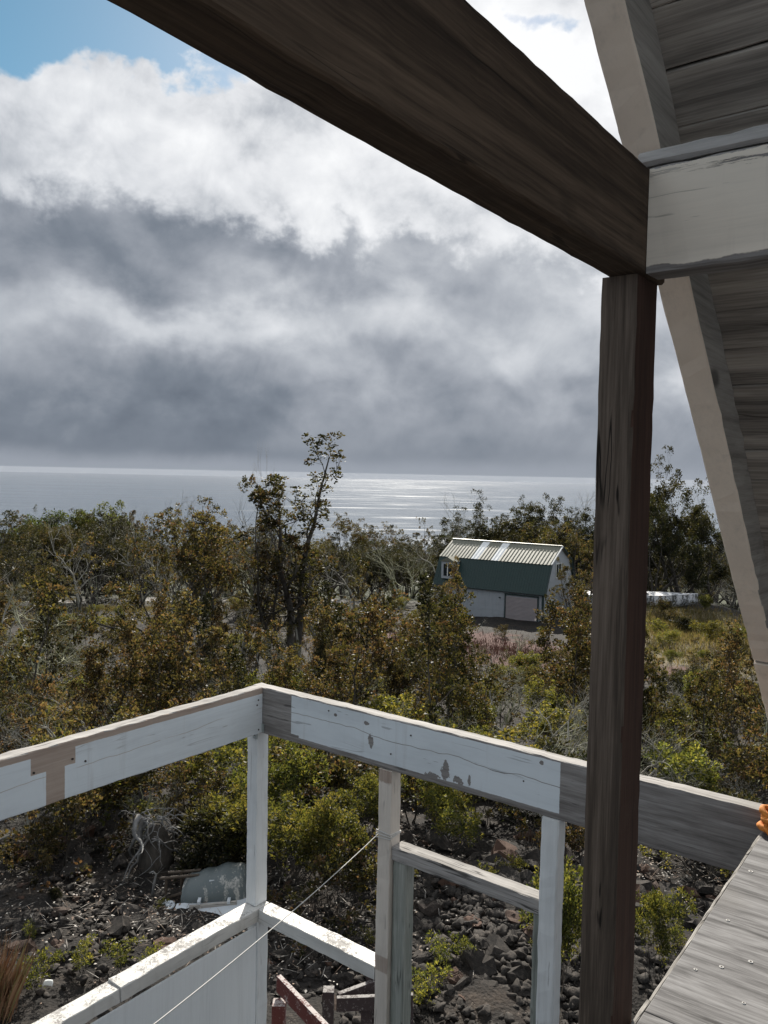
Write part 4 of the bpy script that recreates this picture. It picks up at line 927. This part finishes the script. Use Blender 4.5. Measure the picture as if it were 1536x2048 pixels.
MB().box((-.42, -.2, .0), (.5, .25, .05)).build('firebox', MT['hood'], gr)
wh = empty('wheel', (-.55, -.30, .075)); wh.parent = gr; wh.rotation_euler = (R(6), R(-8), 0)
ringp = [(math.cos(a)*.078, math.sin(a)*.078, 0) for a in np.linspace(0, 2*math.pi, 25)]; MB().tube(ringp, .017, 6, False).build('tyre', MT['grill_white'], wh, smooth=True)
MB().tube([(0, 0, -.02), (0, 0, .02)], .022, 10).build('hub', MT['grill_white'], wh)
for k in range(6): a = k*math.pi/3; MB().tube([(0, 0, 0), (math.cos(a)*.072, math.sin(a)*.072, 0)], .010, 4).build('spoke', MT['grill_white'], wh)
for p, q in (((-.62, -.05, 0), (-.62, -.05, .30)), ((-.45, .10, 0), (-.45, .10, .30)), ((-.70, -.05, .30), (-.2, -.03, .33)), ((-.62, .10, .30), (-.2, .10, .33)), ((-.62, .02, .0), (-.40, -.20, .18))): MB().tube([p, q], .02, 6).build('cart_leg', MT['tan_metal'], gr)
MB().tube([(-.80, .0, .05), (-.78, .0, .22), (-.76, .02, .32), (-.80, .02, .36), (-.84, .02, .34)], [.02, .018, .014, .012, .01], 6).build('hose', MT['dead_wood'], gr, smooth=True)

# ------------------------------------------------------------------ uprooted stump, sawhorse, low timber frame, litter
r = np.random.default_rng(55); sx, sy = ground_px(285, 1745); su = empty('uprooted_stump', (sx, sy, gz(sx, sy)), 0, 'bleached uprooted stump with tangled white roots left of the grill', 'stump')
for k in range(46):
    if k < 5:                                            # thick twisted strands of the trunk foot
        p = np.array([.06+.05*k-.1, .03*k, .80-.05*k]); d = nrm(np.array([-.55+.12*k, -.25, -.75])); L_ = .95; r0 = .045-.004*k; wg = .22; dr_ = -.05
    else:                                                # fine tangled roots drooping behind it
        p = np.array([r.normal(.12, .16), r.normal(.05, .10), r.uniform(.45, .82)]); a = r.uniform(-1.2, 2.2); d = nrm(np.array([math.cos(a), math.sin(a)*.7, r.uniform(-.2, .6)])); L_ = r.uniform(.25, .8); r0 = r.uniform(.004, .014); wg = .42; dr_ = -.22
    pts = [p.copy()]
    for i in range(9): d = nrm(d + r.normal(0, wg, 3) + np.array([0, 0, dr_])); p = p+d*L_/9; p[2] = max(p[2], .02); pts.append(p.copy())
    MB().tube(pts, list(np.linspace(r0, .0025, 10)), 5).build('root', MT['dead_wood'], su, smooth=True)
MB().tube([(.15, .1, -.05), (.17, .12, .25), (.14, .10, .5), (.10, .08, .62)], [.26, .24, .17, .06], 9).build('stump_base', MT['bark'], su, smooth=True)
def painted_plain(name, col, worn): 
    m, t, b = new_mat(name); co = objco(t); n_ = noise(t, co, 45, 6, .72, .5)*.6+noise(t, co, 9, 4, .6)*.4; gn = sep(t, S(t, nd(t, 'ShaderNodeNewGeometry').outputs['Normal']))[2]
    setin(t, b, Base_Color=mix(t, (n_+gn.ss(.5, .9)*.10).ss(.55, .62)*.9, col, worn), Roughness=.8); MT[name] = m
painted_plain('red_paint', (.10, .026, .022), (.46, .42, .40)); painted_plain('old_paint', (.050, .036, .036), (.30, .285, .27))
def atz(px, py, zr): q = ray(px, py); q = q*(zr/q[2]); return Vector((q[0], q[1], q[2]+EYE))
def bar(name, A, B, hw, hh, mat, parent, base):
    A = A-base; B = B-base; d = (B-A).normalized(); sd = d.cross(Vector((0, 0, 1)) if abs(d.z) < .95 else Vector((0, 1, 0))).normalized(); u_ = sd.cross(d)
    c_ = [A+sd*sx_*hw+u_*sz_*hh for sx_ in (-1, 1) for sz_ in (-1, 1)]+[B+sd*sx_*hw+u_*sz_*hh for sx_ in (-1, 1) for sz_ in (-1, 1)]
    mb = MB(); mb.V = c_; mb.F = [[0, 1, 3, 2], [4, 6, 7, 5], [0, 4, 5, 1], [2, 3, 7, 6], [0, 2, 6, 4], [1, 5, 7, 3]]; return mb.build(name, mat, parent, bev=.004)
A = atz(557, 1966, -4.35); B = atz(665, 2080, -4.35); bs = Vector((A.x, A.y, gz(A.x, A.y)))
sw = empty('sawhorse', bs, 0, 'worn red painted sawhorse below the corner post', 'sawhorse')
bar('top_bar', A, B, .022, .07, MT['red_paint'], sw, bs)
for P in (A+Vector((.02, -.10, -.10)), B+Vector((0, -.1, -.1))): bar('leg', P, Vector((P.x, P.y, gz(P.x, P.y)-.05)), .055, .055, MT['red_paint'], sw, bs)
q = A+Vector((-.12, -.45, -.45)); bar('brace', A+Vector((-.02, -.12, -.35)), q, .03, .05, MT['red_paint'], sw, bs)
A = atz(657, 1996, -4.5); B = atz(826, 1990, -4.5); C_ = atz(765, 1956, -4.5); bs = Vector((A.x, A.y, gz(A.x, A.y)))
lf = empty('low_timber_frame', bs, 0, 'dark low timber frame with pale worn edges behind the cream post', 'frame')
bar('beam', A+Vector((.07, 0, -.05)), B+Vector((0, 0, -.05)), .022, .06, MT['old_paint'], lf, bs); bar('beam', A+Vector((.08, .05, -.05)), C_+Vector((0, 0, -.05)), .022, .06, MT['old_paint'], lf, bs)
for P, hh in ((A, .08), (A.lerp(B, .45)+Vector((0, .07, 0)), -.12), (C_+Vector((-.1, .0, 0)), .05), (B+Vector((-.04, .07, 0)), -.12)): bar('post', P+Vector((0, 0, hh)), Vector((P.x, P.y, gz(P.x, P.y)-.05)), .048, .048, MT['old_paint'], lf, bs)
lx, ly = ground_px(94, 1984); m, t, b = new_mat('glazed_china'); setin(t, b, Base_Color=(.80, .82, .82), Roughness=.2); rows = []
for i in range(7):
    a = -.9+1.8*i/6; rows.append([(math.sin(a)*.10, -.03+.05*math.cos(a), .0), (math.sin(a)*.09, .02+.05*math.cos(a), .035), (math.sin(a)*.07, .06+.03*math.cos(a), .05)])
o = MB().grid(rows).build('broken_dish', m, loc=(lx, ly, gz(lx, ly)+.03), smooth=True); md = o.modifiers.new('thick', 'SOLIDIFY'); md.thickness = .006; o.scale = (.7, .7, .7); tag(o, 'white broken dish on the bare soil at lower left', 'dish')

# ------------------------------------------------------------------ lava rocks, rubble, grass, litter
m, t, b = new_mat('lava_rock'); co = objco(t); oi = nd(t, 'ShaderNodeObjectInfo'); rn = S(t, oi.outputs['Random']); n1 = noise(t, co, 5.0, 6, .7); n2 = noise(t, co, 40.0, 4, .65)
c = ramp(t, n1*.6+n2*.4, [(.34, (.014, .013, .0125)), (.52, (.040, .035, .031)), (.68, (.105, .085, .072))]); c = mix(t, rn.ss(.72, .95)*.6, c, (.115, .062, .042))
setin(t, b, Base_Color=c, Roughness=.9); b.inputs['Specular IOR Level'].default_value = .25; bump(t, b, n1*.4+n2*.6, .5, .02); MT['rock'] = m
RK = []
for k in range(8):
    bm = bmesh.new(); bmesh.ops.create_icosphere(bm, subdivisions=2, radius=1.0); r = np.random.default_rng(300+k); pl_ = [nrm(r.normal(0, 1, 3)) for _ in range(9)]; of = r.uniform(.32, .72, 9)
    for v_ in bm.verts:
        q = np.array(v_.co)
        for n_, o_ in zip(pl_, of):
            dd = q@n_-o_
            if dd > 0: q = q-n_*dd*.9
        q = q*np.array([1.25, .95, .75]) + r.normal(0, .10, 3); v_.co = q
    me = bpy.data.meshes.new('lava_rock'); bm.to_mesh(me); bm.free(); me.materials.append(MT['rock']); RK.append(me)
def rock(x, y, s, sink=.25):
    o = bpy.data.objects.new('lava_rock', random.choice(RK)); link(o, ground); o.location = (x, y, gz(x, y)+s*.35-s*sink); o.rotation_euler = (random.uniform(-.5, .5), random.uniform(-.5, .5), random.uniform(0, 6.28)); q = s*random.uniform(.8, 1.2); o.scale = (q, q*random.uniform(.8, 1.1), q*random.uniform(.7, 1.1))
ctr = [(ground_px(930, 1790), 1.5, 1.1, 70, (.05, .16)), (ground_px(1000, 1740), 1.2, .8, 35, (.10, .28)), (ground_px(1120, 1740), 1.2, .9, 26, (.10, .30)), (ground_px(1360, 1790), 1.5, 1.0, 40, (.07, .25)), (ground_px(60, 1690), 2.0, 1.2, 30, (.08, .24)), (ground_px(180, 1830), 2.2, 1.2, 55, (.03, .10)), (ground_px(330, 1430), 2.5, 1.4, 14, (.12, .35)), (ground_px(1450, 1560), 2.5, 1.6, 16, (.12, .35)), (ground_px(880, 1960), 1.0, .6, 26, (.05, .20)), (ground_px(100, 1880), 1.6, .8, 22, (.05, .2)), (ground_px(640, 1960), .9, .5, 20, (.04, .16))]
for (cx, cy), rx, ry, n, (s0, s1) in ctr:
    for k in range(n): rock(cx+random.gauss(0, rx*.6), cy+random.gauss(0, ry*.6), random.uniform(s0, s1)**1.0)
def joined(name, metas, pts, mat, label, kind='stuff'):
    Vs, Fs, n0 = [], [], 0
    for (x, y, s, k) in pts:
        v, f = metas[k]; a = rng.uniform(0, 6.28); ca, sa = math.cos(a), math.sin(a); q = v*s*rng.uniform(.75, 1.25, 3)
        q = np.stack([q[:, 0]*ca-q[:, 1]*sa, q[:, 0]*sa+q[:, 1]*ca, q[:, 2]], -1)+np.array([x, y, gz(x, y)+s*.2]); Vs.append(q); Fs.append(f+n0); n0 += len(q)
    o = bpy.data.objects.new(name, npmesh(name, np.concatenate(Vs), np.concatenate(Fs), mat)); link(o); return tag(o, label, None, None, kind)
metas = []
for me in RK:
    v = np.empty(len(me.vertices)*3, np.float32); me.vertices.foreach_get('co', v); f = np.array([list(p.vertices) for p in me.polygons]); metas.append((v.reshape(-1, 3), f))
pts = []
gx, gy = ground_px(930, 1900)
for k in range(2600): pts.append((gx+.25+random.gauss(0, 1.0), gy+random.gauss(0, .75), .012+.085*random.random()**3, random.randrange(8)))
gx, gy = ground_px(150, 1850)
for k in range(1500): pts.append((gx+random.gauss(0, 2.0), gy+random.gauss(0, 1.1), .008+.07*random.random()**3, random.randrange(8)))
for k in range(1600):
    y = random.uniform(7, 17); pts.append((random.uniform(-.55, .55)*y, y, random.uniform(.015, .07), random.randrange(8)))
joined('lava_rubble', metas, pts, MT['rock'], 'loose black lava rubble strewn over the ground near the house')
# twigs and dead leaves
m, t, b = new_mat('dry_litter'); at = nd(t, 'ShaderNodeAttribute', dict(attribute_name='Col')); setin(t, b, Base_Color=S(t, at.outputs['Color']), Roughness=.8); MT['litter'] = m
Vs, Cs = [], []
areas = [(ground_px(660, 1690), 1.4, 1.2, 1100), (ground_px(170, 1800), 2.2, 1.4, 800), (ground_px(420, 1850), 1.2, .7, 450), (ground_px(1340, 1740), 1.4, 1.0, 900), (ground_px(620, 1900), 1.2, .8, 500)]
for (cx, cy), rx, ry, n in areas:
    for k in range(n):
        x, y = cx+random.gauss(0, rx*.7), cy+random.gauss(0, ry*.7); z = gz(x, y)+random.uniform(.02, .10); a = random.uniform(0, 6.28); tw = random.random() < .35
        L_, w_ = (random.uniform(.08, .32), .003) if tw else (random.uniform(.02, .045), random.uniform(.008, .016)); dx_, dy_ = math.cos(a)*L_/2, math.sin(a)*L_/2; ex, ey = -math.sin(a)*w_, math.cos(a)*w_; tl = random.uniform(-.25, .25)*L_
        Vs += [(x-dx_, y-dy_, z-tl), (x+ex, y+ey, z+.004), (x+dx_, y+dy_, z+tl), (x-ex, y-ey, z+.004)]
        c_ = random.choice(((.34, .31, .28), (.27, .21, .16), (.20, .13, .09), (.42, .39, .35))); Cs += [c_]*4
o = bpy.data.objects.new('twig_litter', npmesh('twig_litter', Vs, np.arange(len(Vs)).reshape(-1, 4), MT['litter'], np.array(Cs))); link(o); tag(o, 'dry twigs and dead leaves scattered on the lava', None, None, 'stuff')
# grasses
def blades(pts, hmin, hmax, pal, w_=.006, lean=.35, per=1):
    Vs, Cs = [], []
    for (x, y) in pts:
        z = gz(x, y)-.02; h = random.uniform(hmin, hmax); a = random.uniform(0, 6.28); l = random.uniform(.1, lean)*h; b_ = random.uniform(0, 6.28); ex, ey = math.cos(b_)*w_, math.sin(b_)*w_
        Vs += [(x-ex, y-ey, z), (x+ex, y+ey, z), (x+math.cos(a)*l*.5+ex*.6, y+math.sin(a)*l*.5+ey*.6, z+h*.6), (x+math.cos(a)*l, y+math.sin(a)*l, z+h)]; Cs += [random.choice(pal)]*4
    return Vs, Cs
cx, cy = ground_px(-5, 2040)
for k, (ox, oy) in enumerate(((-.10, .0), (-.35, -.15))):
    Vs, Cs = blades([(cx+ox+random.gauss(0, .10), cy+oy+random.gauss(0, .10)) for _ in range(700)], .3, .75, ((.20, .105, .055), (.26, .155, .09), (.16, .085, .045), (.22, .18, .08)), .004, .5)
    o = bpy.data.objects.new('grass_clump', npmesh('grass_clump', Vs, np.arange(len(Vs)).reshape(-1, 4), MT['litter'], np.array(Cs))); link(o); tag(o, ('tall rusty brown grass clump at the lower left corner', 'rusty grass clump cut by the left picture edge')[k], 'grass')
pts = []
for (px, py, rx, ry, n) in ((1440, 1290, 6, 8.5, 9000), (1350, 1250, 4, 5, 5000), (250, 1222, 5, 1.6, 1800)):
    cx, cy = ground_px(px, py)
    for k in range(n): pts.append((cx+random.gauss(0, rx*.5), cy+random.gauss(0, ry*.5)))
Vs, Cs = blades(pts, .15, .5, ((.17, .15, .065), (.21, .18, .10), (.13, .13, .045), (.11, .12, .035), (.20, .16, .105)), .016, .6)
o = bpy.data.objects.new('dry_grass', npmesh('dry_grass', Vs, np.arange(len(Vs)).reshape(-1, 4), MT['leaf'], np.array(Cs))); link(o); tag(o, 'dry yellowish grass of the clearings', None, None, 'stuff')
pts = []
for (px, py, rx, ry, n) in ((860, 1290, 6, 5, 5000), (1060, 1312, 4, 3, 2500), (1450, 1372, 2.2, 1.0, 900)):
    cx, cy = ground_px(px, py)
    for k in range(n): pts.append((cx+random.gauss(0, rx*.5), cy+random.gauss(0, ry*.5)))
Vs, Cs = blades(pts, .10, .35, ((.13, .050, .042), (.17, .075, .062), (.12, .07, .045), (.16, .11, .07)), .018, .6)
o = bpy.data.objects.new('red_ground_cover', npmesh('red_ground_cover', Vs, np.arange(len(Vs)).reshape(-1, 4), MT['litter'], np.array(Cs))); link(o); tag(o, 'reddish ground cover in front of the shed', None, None, 'stuff')

# ------------------------------------------------------------------ thin sea haze
m = bpy.data.materials.new('haze_air'); m.use_nodes = True; t = m.node_tree; t.nodes.remove(t.nodes['Principled BSDF'])
pv = nd(t, 'ShaderNodeVolumePrincipled', None, {'Color': (.86, .91, 1.0, 1), 'Density': 1.4e-6, 'Anisotropy': .35}); t.links.new(pv.outputs[0], t.nodes['Material Output'].inputs['Volume'])
hz = MB().box((-95000, -200, EYE-602), (95000, 95000, EYE+14)).build('haze', m); tag(hz, 'pale sea haze over the distant water', None, None, 'stuff')
